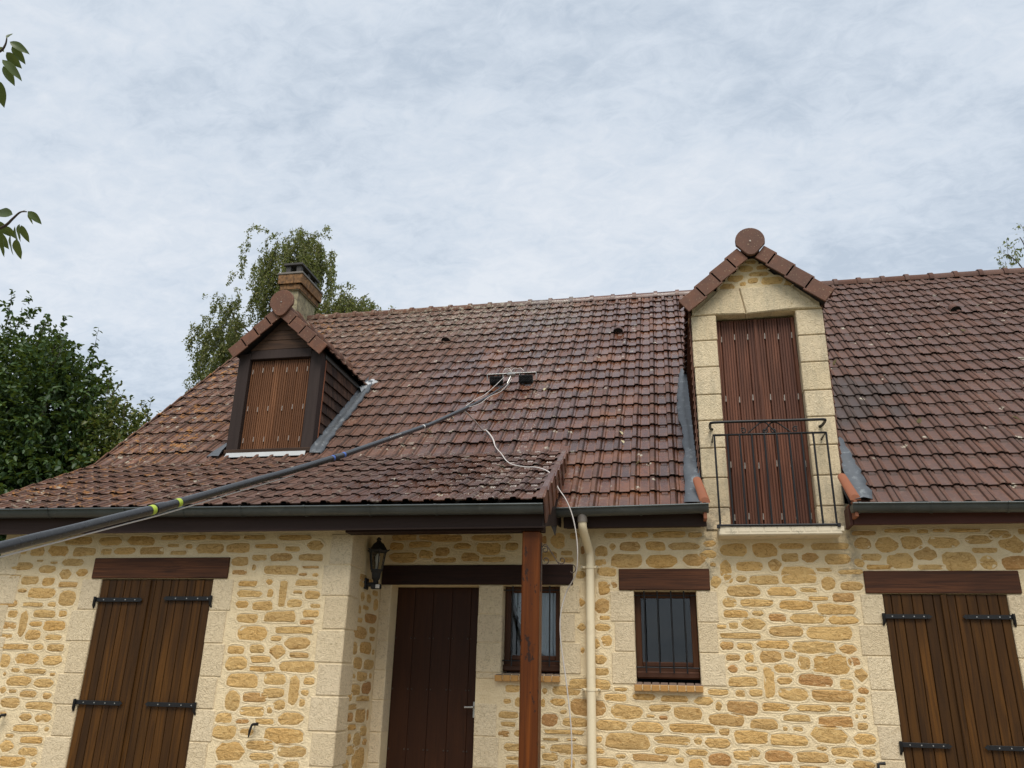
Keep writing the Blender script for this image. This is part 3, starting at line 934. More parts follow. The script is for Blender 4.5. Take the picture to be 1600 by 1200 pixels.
# corner of the front wall
for i, (a, b) in enumerate(courses(2.90, 0.0, 0.322)):
    w = 0.285 if i % 2 else 0.235
    quoin(XC - w, XC + 0.009, PF + Q, PF + (0.27 if i % 2 else 0.32), a, b, wall_f, c=0.010)
# far left corner of the house
for i, (a, b) in enumerate(courses(2.80, 0.0, 0.322)):
    quoin(-7.41, -7.40 + (0.30 if i % 2 else 0.24), PF + Q, PF + 0.28, a, b, wall_f)
# left shutters: jambs
for i, (a, b) in enumerate(courses(2.440, 0.12, 0.312)):
    w = 0.29 if i % 2 else 0.235
    quoin(-6.070 - w, -6.070, PF + Q, PF + 0.10, a, b, wall_f)
    w = 0.205 if i % 2 else 0.235
    quoin(-4.745, -4.745 + w, PF + Q, PF + 0.10, a, b, wall_f)
# right shutters
for i, (a, b) in enumerate(courses(2.402, 0.12, 0.300)):
    w = (0.205, 0.255, 0.215, 0.23)[i % 4]
    quoin(2.019 - w, 2.019, Q, 0.10, a, b, wall_b)
    quoin(3.148, 3.148 + w + 0.03, Q, 0.10, a, b, wall_b)
# front door
for i, (a, b) in enumerate(courses(2.482, 0.12, 0.302)):
    quoin(XC + 0.002, -3.106, Q, 0.20, a, b, wall_b)
    if b > 1.58:
        quoin(-2.104, -1.838, Q, 0.16, max(a, 1.52), b, wall_b)
    else:
        quoin(-2.104, -1.870 + (0.03 if i % 2 else 0), Q, 0.16, a, b, wall_b)
# right jamb of the curtained window
for i, (a, b) in enumerate(courses(2.482, 1.575, 0.302)):
    quoin(-1.211, -1.211 + (0.165 if i == 1 else 0.215), Q, 0.12, a, b, wall_b)
# barred window
for i, (a, b) in enumerate(courses(2.428, 1.500, 0.309)):
    quoin(-0.432 - (0.205 if i == 1 else 0.245), -0.432, Q, 0.12, a, b, wall_b)
    quoin(0.212, 0.212 + (0.21, 0.19, 0.25)[i % 3], Q, 0.12, a, b, wall_b)

# lintels
for (x0, x1, z0, z1, y, par, mt) in ((1.865, 3.283, 2.405, 2.624, -0.022, wall_b, 'lintel'), (-0.582, 0.357, 2.431, 2.651, -0.022, wall_b, 'lintel'),
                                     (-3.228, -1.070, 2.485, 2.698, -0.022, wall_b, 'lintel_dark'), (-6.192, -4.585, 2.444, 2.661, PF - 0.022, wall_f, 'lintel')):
    mb = MB()
    mb.box(x0, x1, y, y + 0.16, z0, z1, 0.007)
    mb.build('lintel', mt, par)

# ------------------------------------------------------------------ roof structure
rf = MB()
T0 = 0.055
rf.add([(XL + 0.03, BY, BZ - T0), (XR, BY, BZ - T0), (XR, RY, RZ - T0), (XL + 0.03, RY, RZ - T0)], [(0, 1, 2, 3)])
for (xa, xb) in ((FX, 0.355), (1.755, XR)):      # open where the tall dormer stands
    rf.add([(xa, EY + 0.03, roof_z(EY + 0.03) - T0), (xb, EY + 0.03, roof_z(EY + 0.03) - T0), (xb, BY, BZ - T0), (xa, BY, BZ - T0)], [(0, 1, 2, 3)])
rf.add([(0.355, 0.32, roof_z(0.32) - T0), (1.755, 0.32, roof_z(0.32) - T0), (1.755, BY, BZ - T0), (0.355, BY, BZ - T0)], [(0, 1, 2, 3)])
rf.add([(XL + 0.03, GY + 0.03, flare_z(GY + 0.03) - T0), (FX, GY + 0.03, flare_z(GY + 0.03) - T0), (FX, BY, BZ - T0), (XL + 0.03, BY, BZ - T0)], [(0, 1, 2, 3)])
rf.add([(FX, GY + 0.03, flare_z(GY + 0.03) - T0), (FX, EY - 0.1, roof_z(EY - 0.1) - T0 - 0.16), (FX, BY, BZ - T0)], [(0, 1, 2)])
rf.add([(XL + 0.03, RY, RZ - T0), (XR, RY, RZ - T0), (XR, 10.9, 3.1), (XL + 0.03, 10.9, 3.1)], [(0, 1, 2, 3)])
roof = rf.build('roof', 'board', house)

# one interlocking tile: side lock, recessed pan with a raised tongue at its head, and a broad roll
TW, TL = 0.2145, 0.375
PROF = [(0.0, 0.004), (0.006, 0.013), (0.027, 0.013), (0.036, 0.0), (0.052, 0.0), (0.058, 9), (0.120, 9), (0.126, 0.0), (0.142, 0.0), (0.150, 0.019), (0.163, 0.024), (0.195, 0.024), (0.206, 0.013), (0.2145, 0.001)]


def tile_geom(exposure=0.325):
    rows = [(0.0, 0.0, 0.006), (0.022, 0.0, 0.0), (exposure - 0.062, 0.0, 0.0), (exposure - 0.050, 0.011, 0.0), (TL, 0.011, 0.0)]
    v, f = [], []
    n = len(PROF)
    for (y, tongue, nose) in rows:
        base = 0.030 * (1 - y / TL) + 0.001
        for (x, h) in PROF:
            hh = tongue if h == 9 else h
            v.append((x, y, base + hh - (nose if h > 0.015 and h != 9 else 0)))
    for (x, h) in PROF:                      # lower lip of the front edge
        hh = 0 if h == 9 else h
        v.append((x, 0.005, 0.031 + hh - 0.014 - (0.004 if 0.06 < x < 0.12 else 0)))
    for k in range(len(rows) - 1):
        for i in range(n - 1):
            a = k * n + i
            f.append((a, a + 1, a + n + 1, a + n))
    m = len(rows) * n
    for i in range(n - 1):
        f.append((m + i, m + i + 1, i + 1, i))
    return v, f


TV, TFc = tile_geom()
TV_F, TF_F = tile_geom(0.285)
TUV = np.array([(p[0] / TW + 0.1, min(p[1] / TL, 1.0) + 0.1) for p in TV], dtype=np.float32)


def tile_uv(me):
    lay = me.uv_layers.new(name='uv')
    li = np.empty(len(me.loops), dtype=np.int32)
    me.loops.foreach_get('vertex_index', li)
    lay.data.foreach_set('uv', TUV[li % len(TUV)].reshape(-1))


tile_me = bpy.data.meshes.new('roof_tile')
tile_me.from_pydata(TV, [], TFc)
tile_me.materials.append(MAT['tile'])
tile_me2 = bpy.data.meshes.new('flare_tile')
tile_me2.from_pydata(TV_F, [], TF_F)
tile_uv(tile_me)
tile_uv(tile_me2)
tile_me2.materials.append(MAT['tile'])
CAMP = Vector((0, -8.75, 1.5))


def tile_matrix(x, y, z, th, roll=0.0):
    u = Vector((1, 0, 0))
    d = Vector((0, cos(th), sin(th)))
    n = Vector((0, -sin(th), cos(th)))
    jr = random.gauss(0, 0.010)
    jl = random.uniform(-0.004, 0.005)
    p = Vector((x, y, z)) + n * jl + d * random.gauss(0, 0.003)
    u2 = (u * cos(jr) + d * sin(jr))
    d2 = (d * cos(jr) - u * sin(jr))
    tl = random.gauss(0, 0.009)
    if random.random() < 0.02:          # the odd slipped tile
        jr += random.choice((-1, 1)) * random.uniform(0.02, 0.045)
        p = p - d * random.uniform(0.0, 0.03)
    d3 = (d2 + n * tl).normalized()
    n3 = u2.cross(d3)
    return Matrix(((u2.x, d3.x, n3.x, p.x), (u2.y, d3.y, n3.y, p.y), (u2.z, d3.z, n3.z, p.z), (0, 0, 0, 1)))


X0 = -0.792
tiles = []          # (distance, matrix, which mesh)
kx0 = int(math.floor((XL - X0) / TW)) + 1
kx1 = int((XR - X0) / TW)
DL_X, DR_X = -5.222, 1.053
S_TOT = hypot(RY - EY, RZ - EZ)
for r in range(0, 24):
    s = -0.05 + 0.325 * r
    if s > S_TOT - 0.12:
        continue
    y = EY + s * cos(TH)
    z = EZ + s * sin(TH)
    for k in range(kx0, kx1):
        x = X0 + k * TW
        xm = x + TW / 2
        if r < 4 and xm < FX + 0.02:
            continue
        if abs(xm - DL_X) < 0.53 and 0.78 < y < 2.0:
            continue
        if abs(xm - DR_X) < 0.70 and y < 2.3:
            continue
        tiles.append((((Vector((xm, y, z)) - CAMP).length), tile_matrix(x, y, z, TH), 0))
F_TOT = hypot(BY - GY, BZ - GZ)
NF = 8
FE = (F_TOT + 0.03) / NF
for r in range(NF):
    s = -0.03 + FE * r
    y = GY + s * cos(TF)
    z = GZ + s * sin(TF)
    for k in range(kx0, 0):
        x = X0 + k * TW
        if x + TW > FX + 0.02:
            continue
        tiles.append(((Vector((x, y, z)) - CAMP).length, tile_matrix(x, y, z, TF), 1))


def in_view(m):
    p = Vector((m[0][3], m[1][3], m[2][3])) - CAMP
    d = p.dot(_f)
    return d > 0 and abs(p.dot(_r2) / d * F_PX) < 800 and abs(p.dot(_u2) / d * F_PX) < 600


# the 286 that show largest: a tile of the steep slope shows more than one of the flat flare at the same distance
def shown_size(t):
    n = Vector((t[1][0][2], t[1][1][2], t[1][2][2]))
    p = Vector((t[1][0][3], t[1][1][3], t[1][2][3])) - CAMP
    return (abs(n.dot(p.normalized())) / p.length_squared) * (1 if in_view(t[1]) else 0.0)


tiles.sort(key=lambda t: -shown_size(t))
mass = MB()
for i, (_, m, which) in enumerate(tiles):
    if i < 286:
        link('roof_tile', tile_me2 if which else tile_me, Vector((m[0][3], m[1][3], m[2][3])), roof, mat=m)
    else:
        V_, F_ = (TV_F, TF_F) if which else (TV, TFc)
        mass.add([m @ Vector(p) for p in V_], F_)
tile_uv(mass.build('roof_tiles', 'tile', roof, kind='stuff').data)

# ridge tiles, each with a collar at its joint
nr = int((XR - XL) / 0.40)
for i in range(nr):
    x0 = XL - 0.02 + i * 0.40
    mb = MB()
    n = 8
    for (xa, xb, rr) in ((x0, x0 + 0.07, 0.135), (x0 + 0.055, x0 + 0.425, 0.112)):
        vs = []
        for x in (xa, xb):
            for (a, b) in arc(0, 0, rr, -12, 192, n):
                vs.append((x, RY + a, RZ - 0.035 + b))
        fs = [(q, q + 1, q + n + 2, q + n + 1) for q in range(n)]
        mb.add(vs, fs, 0, True)
        for off in (0, n + 1):
            mb.add([vs[off + q] for q in range(n + 1)], [tuple(range(n + 1))], 0)
    o = mb.build('ridge_tile', 'tile', roof)
    o.rotation_euler = (0, random.gauss(0, 0.006), random.gauss(0, 0.006))

# verge tiles hanging down the right end of the flared roof
for r in range(NF):
    s = -0.03 + FE * r
    y = GY + s * cos(TF)
    z = GZ + s * sin(TF)
    d = Vector((0, cos(TF + 0.06), sin(TF + 0.06)))
    n = Vector((0, -sin(TF + 0.06), cos(TF + 0.06)))
    mb = MB()
    c = Vector((FX + 0.018, y, z)) + d * (FE / 2 + 0.0)
    mb.obox(c - n * 0.085, Vector((0.010, 0, 0)), (d + Vector((-0.055, 0, 0))).normalized() * (FE / 2 + 0.012), n * 0.130, 0.004)
    mb.obox(c + Vector((-0.032, 0, 0)) + n * 0.040, (0.030, 0, 0), d * (FE / 2 + 0.028), n * 0.009, 0.004)
    mb.build('verge_tile', 'tile', roof)
# left gable verge
for (yy0, zz0, th, cnt, ex) in ((GY, GZ, TF, NF, FE), (BY, BZ, TH, 20, 0.325)):
    for r in range(cnt):
        s = -0.03 + ex * r
        d = Vector((0, cos(th + 0.05), sin(th + 0.05)))
        n = Vector((0, -sin(th + 0.05), cos(th + 0.05)))
        c = Vector((XL - 0.02, yy0 + s * cos(th), zz0 + s * sin(th))) + d * (ex / 2 + 0.02)
        mb = MB()
        mb.obox(c - n * 0.10, (0.012, 0, 0), d * (ex / 2 + 0.04), n * 0.11, 0.004)
        mb.build('verge_tile', 'tile', roof)

# small vent hoods in the roof
for (x, y) in ((-3.741, 3.67), (-0.738, 3.63), (4.50, 3.69)):
    z = roof_z(y)
    d = Vector((0, cos(TH), sin(TH)))
    n = Vector((0, -sin(TH), cos(TH)))
    mb = MB()
    vs = []
    for (t, r) in ((0.0, 0.085), (0.16, 0.07), (0.30, 0.01)):
        for (a, b) in arc(0, 0, r, 0, 180, 8):
            vs.append(Vector((x, y, z)) + n * 0.03 + Vector((a, 0, 0)) + d * t + n * b)
    fs = [(k * 9 + i, k * 9 + i + 1, k * 9 + i + 10, k * 9 + i + 9) for k in range(2) for i in range(8)]
    mb.add(vs, fs, 0, True)
    mb.add([vs[i] + d * 0.035 for i in range(9)], [tuple(range(9))], 1)
    mb.build('roof_vent', ['tile', 'plastic'], roof)

# ------------------------------------------------------------------ gutters, fascias


def gutter(x0, x1, y, za, zb, joints, name='gutter'):
    """half-round gutter whose front lip is at height za (left end) to zb (right end)"""
    r = 0.076
    mb = MB()
    n = 10

    def sec(x, zt, rr):
        return [(x, y + rr + (0.076 - rr) - 0 + rr * cos(radians(a)) , zt + rr * sin(radians(a))) for a in [180 + 180 * i / n for i in range(n + 1)]]
    A, B = sec(x0, za, r), sec(x1, zb, r)
    C, D = sec(x0, za, r - 0.004), sec(x1, zb, r - 0.004)
    vs = A + B
    mb.add(vs, [(i, i + 1, n + 2 + i, n + 1 + i) for i in range(n)], 0, True)
    mb.add(C + D, [(i + 1, i, n + 1 + i, n + 2 + i) for i in range(n)], 0, True)
    mb.tube([(x0, y - 0.006, za + 0.004), (x1, y - 0.006, zb + 0.004)], 0.0105, 8)
    for S in (A, B):
        mb.add(S, [tuple(range(n + 1))], 0)
    gt = mb.build(name, 'zinc', house)
    for xj in joints:
        t = (xj - x0) / (x1 - x0)
        zt = za + (zb - za) * t
        jb = MB()
        for (xa, xb, rr) in ((xj - 0.012, xj + 0.012, r + 0.006),):
            E_, F_ = sec(xa, zt, rr), sec(xb, zt, rr)
            jb.add(E_ + F_, [(i, i + 1, n + 2 + i, n + 1 + i) for i in range(n)], 0, True)
            jb.tube([(xa, y - 0.008, zt + 0.004), (xb, y - 0.008, zt + 0.004)], 0.0145, 8)
        jb.build('gutter_bracket', 'zinc', gt)
    return gt


gutter(-7.74, -1.187, -1.375, 3.121, 3.071, [-7.2, -6.55, -5.63, -4.95, -4.30, -3.60, -2.92, -2.24])
gutter(-1.246, 0.375, -0.45, 3.216, 3.238, [-1.17, -0.31, 0.30])
gutter(1.755, XR, -0.45, 3.218, 3.13, [1.82, 2.48, 3.16, 3.85])


def board(name, mat, x0, x1, y0, y1, z0, z1, par=None, c=0.006):
    mb = MB()
    mb.box(x0, x1, y0, y1, z0, z1, c)
    return mb.build(name, mat, par or house)


board('fascia', 'fascia', -7.70, FX + 0.01, -1.225, -1.19, 2.882, 3.075)
board('fascia', 'fascia', FX + 0.06, 0.352, -0.25, -0.215, 3.050, 3.19)
board('fascia', 'fascia_red', 1.787, XR - 0.05, -0.25, -0.215, 3.046, 3.19)
board('fascia', 'fascia_red', 1.752, 1.784, -0.25, -0.002, 3.040, 3.24)
board('fascia_moulding', 'fascia', -7.70, FX + 0.02, -1.238, -1.227, 2.876, 2.893, c=0.002)
board('soffit', 'fascia', -7.70, XC, -1.188, PF + 0.02, 2.935, 2.955)
board('soffit', 'fascia', FX + 0.06, 0.30, -0.213, 0.01, 3.085, 3.10)
board('soffit', 'fascia_red', 1.80, XR - 0.05, -0.213, 0.01, 3.085, 3.10)
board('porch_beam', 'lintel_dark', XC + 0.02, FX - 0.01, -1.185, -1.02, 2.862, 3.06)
mb = MB()       # boarding of the porch ceiling, following the slope
mb.add([(XC, -1.02, flare_z(-1.02) - 0.13), (FX - 0.02, -1.02, flare_z(-1.02) - 0.13), (FX - 0.02, 0.0, flare_z(0) - 0.13), (XC, 0.0, flare_z(0) - 0.13)], [(0, 1, 2, 3)])
mb.build('porch_ceiling', 'fascia', house)
# end cap board of the flare, below the verge tiles
mb = MB()
mb.prism([(-1.24, 2.885), (-0.27, 2.90 + 0.18), (-0.02, 3.10), (-0.02, flare_z(-0.02) - 0.07), (-1.24, flare_z(-1.24) - 0.07)], FX - 0.012, FX + 0.004, plane='yz')
mb.build('gable_board', 'dark_frame', house)

# porch post
mb = MB()
mb.box(-1.418, -1.246, -1.16, -0.985, 0.0, 2.862, 0.012)
post = mb.build('porch_post', 'post', house)
board('post_base', 'iron', -1.44, -1.225, -1.18, -0.965, 0.0, 0.06, post)

# ------------------------------------------------------------------ downpipe
mb = MB()
path = smooth_path([(-0.925, -0.372, 3.20), (-0.925, -0.372, 3.12), (-0.923, -0.35, 3.03), (-0.905, -0.22, 2.93), (-0.885, -0.10, 2.83), (-0.880, -0.075, 2.72), (-0.880, -0.075, 2.6)], 5) + [Vector((-0.882, -0.075, 0.05))]
mb.tube(path, 0.046, 16)
dp = mb.build('downpipe', 'pvc', house)
mb = MB()
mb.tube([(-0.925, -0.372, 3.20), (-0.925, -0.372, 3.085)], 0.053, 16)
mb.build('pipe_collar', 'collar', dp)
for z in (2.661, 1.442, 0.35):
    mb = MB()
    mb.tube([(-0.881, -0.075, z - 0.014), (-0.881, -0.075, z + 0.014)], 0.050, 16)
    mb.box(-0.967, -0.795, -0.082, -0.062, z - 0.012, z + 0.012, 0.003)
    for sx in (-0.962, -0.800):
        mb.tube([(sx, -0.105, z), (sx, -0.0, z)], 0.011, 8)
        mb.tube([(sx, -0.109, z), (sx, -0.104, z)], 0.006, 6, mi=1)
    mb.build('pipe_clip', ['pvc', 'iron'], dp)


# ------------------------------------------------------------------ plank shutters


def strap(x0, x1, z, y, par, pin_side):
    """black strap hinge; the hook end is on pin_side (-1 left, +1 right)"""
    mb = MB()
    mb.box(x0, x1, y - 0.008, y, z - 0.021, z + 0.021, 0.002)
    tipx = x1 if pin_side < 0 else x0
    s = -pin_side
    mb.prism([(tipx, z - 0.014), (tipx + s * 0.012, z - 0.024), (tipx + s * 0.045, z), (tipx + s * 0.012, z + 0.024), (tipx, z + 0.014)], y - 0.007, y)
    hx = x0 if pin_side < 0 else x1
    mb.tube([(hx, y - 0.014, z + 0.03), (hx, y - 0.014, z - 0.055), (hx + pin_side * 0.008, y + 0.004, z - 0.085)], [0.015, 0.015, 0.009], 8)
    for q in (0.2, 0.45, 0.7, 0.92):
        xq = x0 + (x1 - x0) * q
        mb.tube([(xq, y - 0.0115, z), (xq, y - 0.007, z)], 0.0065, 6, mi=1)
    return mb.build('strap_hinge', ['iron', 'chrome'], par)


def shutter_leaf(xs, z0, z1, y, straps, pin, cover=None):
    back = MB()
    back.box(xs[0] + 0.002, xs[-1] - 0.002, y + 0.026, y + 0.036, z0 + 0.004, z1 - 0.004)
    leaf = back.build('shutter', 'shutter', house)
    for a, b in zip(xs[:-1], xs[1:]):
        mb = MB()
        dy = random.uniform(-0.002, 0.002)
        mb.box(a + 0.003, b - 0.003, y + dy, y + 0.026, z0 + random.uniform(0, 0.004), z1 - random.uniform(0, 0.004), 0.004)
        mb.build('plank', 'shutter', leaf)
    if cover:
        mb = MB()
        mb.box(cover[0], cover[1], y - 0.024, y - 0.0025, z0 + 0.01, z1 - 0.006, 0.006)
        mb.build('cover_strip', 'shutter', leaf)
    for (x0, x1, z) in straps:
        strap(x0, x1, z, y - 0.019, leaf, pin)
    return leaf


def lin(zx, a, b, xa, xb):
    return xa + (zx - a) * (xb - xa) / (b - a)


L_ = [lin(v, 640, 1338, -6.068, -4.747) for v in (640, 690, 735, 790, 830, 885, 940)]
R_ = [lin(v, 640, 1338, -6.068, -4.747) for v in (942, 985, 1030, 1080, 1125, 1180, 1230, 1283, 1338)]
yl = PF + 0.006
shutter_leaf(L_, 0.13, 2.436, yl, [(-6.09, -5.57, 2.222), (-6.09, -5.59, 1.203)], -1)
shutter_leaf(R_, 0.13, 2.436, yl, [(-5.24, -4.73, 2.238), (-5.245, -4.73, 1.206)], 1, cover=(R_[0] - 0.018, R_[0] + 0.03))
L_ = [lin(v, 715, 1490, 2.021, 3.146) for v in (715, 768, 832, 900, 965, 1032, 1084)]
R_ = [lin(v, 715, 1490, 2.021, 3.146) for v in (1086, 1118, 1172, 1240, 1303, 1368, 1435, 1490)]
shutter_leaf(L_, 0.13, 2.398, 0.006, [(2.0, 2.40, 2.185), (2.0, 2.40, 1.030)], -1)
shutter_leaf(R_, 0.13, 2.398, 0.006, [(2.76, 3.165, 2.185), (2.76, 3.165, 1.030)], 1, cover=(R_[0] - 0.012, R_[0] + 0.042))

# shutter catches on the wall
for (x, y, z) in ((-6.885, PF, 1.045), (-4.062, PF, 1.045), (1.785, 0.0, 0.852)):
    mb = MB()
    mb.tube([(x - 0.01, y + 0.02, z + 0.005), (x - 0.01, y - 0.07, z + 0.005)], 0.008, 8)
    mb.tube([(x - 0.01, y - 0.06, z + 0.012), (x + 0.05, y - 0.066, z + 0.016)], [0.010, 0.016], 8)
    mb.tube([(x - 0.01, y - 0.062, z + 0.012), (x - 0.022, y - 0.072, z - 0.05), (x - 0.028, y - 0.07, z - 0.105)], [0.011, 0.013, 0.006], 8)
    mb.build('shutter_catch', 'iron', house)

# ------------------------------------------------------------------ front door
mb = MB()
mb.box(-3.13, -2.08, 0.245, 0.285, 0.10, 2.50)
door = mb.build('door', 'door', house)
xs = [lin(v, 850, 1365, -3.104, -2.108) for v in (846, 960, 1070, 1185, 1297, 1368)]
for a, b in zip(xs[:-1], xs[1:]):
    mb = MB()
    mb.box(a + 0.0012, b - 0.0012, 0.215 + random.uniform(0, 0.003), 0.2445, 0.13, 2.478, 0.003)
    mb.build('plank', 'door', door)
mb = MB()
for z in (1.93, 1.40, 0.80, 0.42):
    for a, b in zip(xs[:-1], xs[1:]):
        for q in (0.10, 0.90):
            x = a + (b - a) * q
            mb.tube([(x, 0.207, z), (x, 0.218, z)], [0.006, 0.011], 8)
mb.build('door_studs', 'rust_iron', door)
mb = MB()
mb.tube(smooth_path([(-2.155, 0.215, 1.236), (-2.155, 0.165, 1.236), (-2.170, 0.150, 1.236), (-2.255, 0.150, 1.234)], 5), 0.010, 8)
mb.box(-2.175, -2.138, 0.205, 0.214, 1.13, 1.29, 0.004)
mb.build('door_handle', 'chrome', door)
board('door_step', 'sill', -3.13, -2.08, -0.30, 0.30, 0.0, 0.12)

# ------------------------------------------------------------------ windows


def window(x0, x1, z0, z1, bars, y=0.14, stub_left=0.0):
    fw = 0.062
    mb = MB()
    mb.box(x0, x0 + fw, y, y + 0.06, z0 + 0.10, z1, 0.006)
    mb.box(x1 - fw, x1, y, y + 0.06, z0 + 0.10, z1, 0.006)
    mb.box(x0 + fw, x1 - fw, y + 0.002, y + 0.058, z1 - fw, z1, 0.006)
    fr = mb.build('window', 'frame', house)
    mb = MB()
    mb.box(x0, x1, y - 0.004, y + 0.06, z0 + 0.045, z0 + 0.115, 0.008)
    mb.box(x0 - 0.008, x1 + 0.008, y - 0.055, y - 0.005, z0 + 0.0, z0 + 0.072, 0.016)
    mb.box(x0 + fw, x1 - fw, y + 0.004, y + 0.05, z0 + 0.116, z0 + 0.165, 0.008)
    mb.build('bottom_rail', 'frame_h', fr)
    mb = MB()
    mb.box(x0 + fw - 0.01, x1 - fw + 0.01, y + 0.026, y + 0.032, z0 + 0.15, z1 - fw + 0.01)
    mb.build('pane', 'glass', fr)
    for bx in bars:
        mb = MB()
        mb.tube([(bx, 0.03, z0 + 0.055), (bx, 0.03, z1 + 0.0)], 0.0075, 8)
        mb.build('bar', 'iron', fr)
    for z in (z1 - 0.045, z0 + 0.108):
        mb = MB()
        mb.tube([(x0 - 0.03 - stub_left, 0.046, z), (x1 + 0.03, 0.046, z)], 0.0065, 8)
        mb.build('cross_bar', 'iron', fr)
    return fr


w1 = window(-0.428, 0.208, 1.560, 2.428, [-0.325, -0.188, -0.048, 0.085])
w2 = window(-1.834, -1.215, 1.600, 2.480, [-1.732, -1.528, -1.326], stub_left=0.03)


def brick_sill(x0, x1, z0, z1, par, n):
    w = (x1 - x0) / n
    for i in range(n):
        mb = MB()
        j = random.uniform(-0.003, 0.003)
        c = Vector((x0 + w * (i + 0.5), 0.025, (z0 + z1) / 2 + 0.006))
        t = 0.16
        mb.obox(c, (w / 2 - 0.005, 0, 0), Vector((0, cos(t), sin(t))) * (0.088 + j), Vector((0, -sin(t), cos(t))) * ((z1 - z0) / 2), 0.004)
        o = mb.build('sill_brick', ['brick', 'brick_top'], par)
        for p in o.data.polygons:
            if p.normal.z > 0.6:
                p.material_index = 1
    mb = MB()
    mb.box(x0 + 0.004, x1 - 0.004, -0.048, 0.13, z0 + 0.006, z1 - 0.012)
    mb.build('sill_mortar', 'mortar', par)


brick_sill(-0.452, 0.233, 1.448, 1.508, w1, 8)
brick_sill(-1.894, -1.202, 1.510, 1.570, w2, 8)

# room behind the windows, closed so that it stays dim
mb = MB()
for (x0, x1) in ((-2.04, -1.0), (-0.65, 0.45)):
    a = [(x0, 0.33, 1.3), (x1, 0.33, 1.3), (x1, 0.33, 2.545), (x0, 0.33, 2.545)]
    b = [(x, 2.0, z) for (x, _, z) in a]
    mb.add(a + b, [(4, 5, 6, 7), (0, 1, 5, 4), (1, 2, 6, 5), (2, 3, 7, 6), (3, 0, 4, 7)])
mb.build('window_room', 'interior', house)

# curtains hang behind the left window


def curtain(name, label, edge_l, edge_r, z_top, folds, y=0.24):
    """sheet between two edge curves given as lists of (z, x); gathered into folds"""
    mb = MB()
    nu, nv = 44, 26
    vs = []
    for j in range(nv + 1):
        v = j / nv
        z = z_top[0] + (z_top[1] - z_top[0]) * v
        xl = np.interp(-z, [-p[0] for p in edge_l], [p[1] for p in edge_l])
        xr = np.interp(-z, [-p[0] for p in edge_r], [p[1] for p in edge_r])
        for i in range(nu + 1):
            u = i / nu
            d = 0.020 * sin(u * folds * 2 * pi + 1.3 * v) + 0.008 * sin(u * folds * 4.7 + 5 * v + 1)
            vs.append((xl + (xr - xl) * u, y + d, z))
    n = nu + 1
    mb.add(vs, [(j * n + i, j * n + i + 1, (j + 1) * n + i + 1, (j + 1) * n + i) for j in range(nv) for i in range(nu)], 0, True)
    return mb


mb = curtain('c', '', [(2.46, -1.49), (2.0, -1.495), (1.86, -1.49), (1.78, -1.43), (1.755, -1.35)], [(2.46, -1.235), (1.755, -1.225)], (2.46, 1.755), 6, y=0.205)
tag(mb.build('curtain', 'cloth'), 'plain white curtain drawn aside in folds, right half of the window behind the post', 'curtain')
mb = curtain('c', '', [(2.46, -1.745), (2.30, -1.735), (2.25, -1.715), (2.20, -1.725), (2.16, -1.69), (2.12, -1.70), (2.08, -1.655), (2.04, -1.665), (2.00, -1.62), (1.96, -1.60)],
             [(2.46, -1.50), (1.96, -1.555)], (2.46, 1.96), 2.5, y=0.200)
for q in range(9):      # pierced scallops along the lace hem
    z = 2.30 - q * 0.038
    x = -1.70 + q * 0.014
    mb.tube([(x, 0.172, z), (x, 0.180, z)], 0.006, 6, mi=1)
    mb.tube([(x + 0.028, 0.172, z + 0.012), (x + 0.028, 0.180, z + 0.012)], 0.005, 6, mi=1)
tag(mb.build('lace_curtain', ['cloth', 'plastic']), 'white lace curtain with a scalloped hem hanging slantwise, left half of the window', 'curtain')

# ------------------------------------------------------------------ tall dormer (right)
AX = 1.053
for pt in [(0.318, 3.02)]:
    pass
gable.prism([(0.64, 5.880), (1.466, 5.880), (AX, 6.262)], 0.0, 0.25)
gable.box(0.345, 0.60, 0.02, 0.30, 2.98, 5.56)
gable.box(1.497, 1.77, 0.02, 0.30, 2.98, 5.56)
gable.box(0.345, 1.77, 0.02, 0.30, 5.56, 5.875)
gable.prism([(0.30, 5.56), (1.80, 5.56), (AX, 6.24)], 0.06, 0.28)
gable.box(0.34, 0.38, 0.28, 2.5, 2.98, 5.58)
gable.box(1.735, 1.77, 0.28, 2.5, 2.98, 5.58)
gable.box(0.30, 0.46, 0.004, 0.1, 2.90, 3.05)
gable.box(1.66, 1.80, 0.004, 0.1, 2.90, 3.05)
dorm = gable.build('dormer', 'mortar', house)
for (key, u, z, w, h, pts) in late_gable_stones:
    mb = MB()
    stone_geom(key, u, z, w, h, pts, mb)
    mb.build('stone', 'stone', dorm)
zs = courses(5.552, 3.048, 0.318)
for (a, b) in zs:
    for (x0, x1) in ((0.333, 0.610), (1.492, 1.787)):
        x0_, x1_ = (x0 + 0.02 * (b < 5) * (x0 < 1) * (5 - b) / 2, x1 - 0.018 * (b < 5) * (x0 > 1) * (5 - b) / 2)
        quoin(x0_, x1_, -0.016, 0.19, a, b, dorm, 'quoin_old', 0.010)
for poly in ([(0.333, 5.557), (0.612, 5.557), (0.950, 5.545), (0.895, 5.882), (0.668, 5.882)], [(0.958, 5.545), (1.495, 5.572), (1.787, 5.566), (1.455, 5.882), (0.903, 5.882)]):
    mb = MB()
    mb.prism(poly, -0.016, 0.19, 0.014)
    mb.build('lintel_stone', 'quoin_old', dorm)
mb = MB()
mb.box(0.465, 1.668, -0.26, 0.20, 2.952, 3.045, 0.012)
for i in range(9):
    x = 0.53 + i * 0.13
    mb.box(x, x + 0.118, -0.263, -0.255, 2.985, 3.035, 0.003)
mb.build('sill', 'sill', dorm)


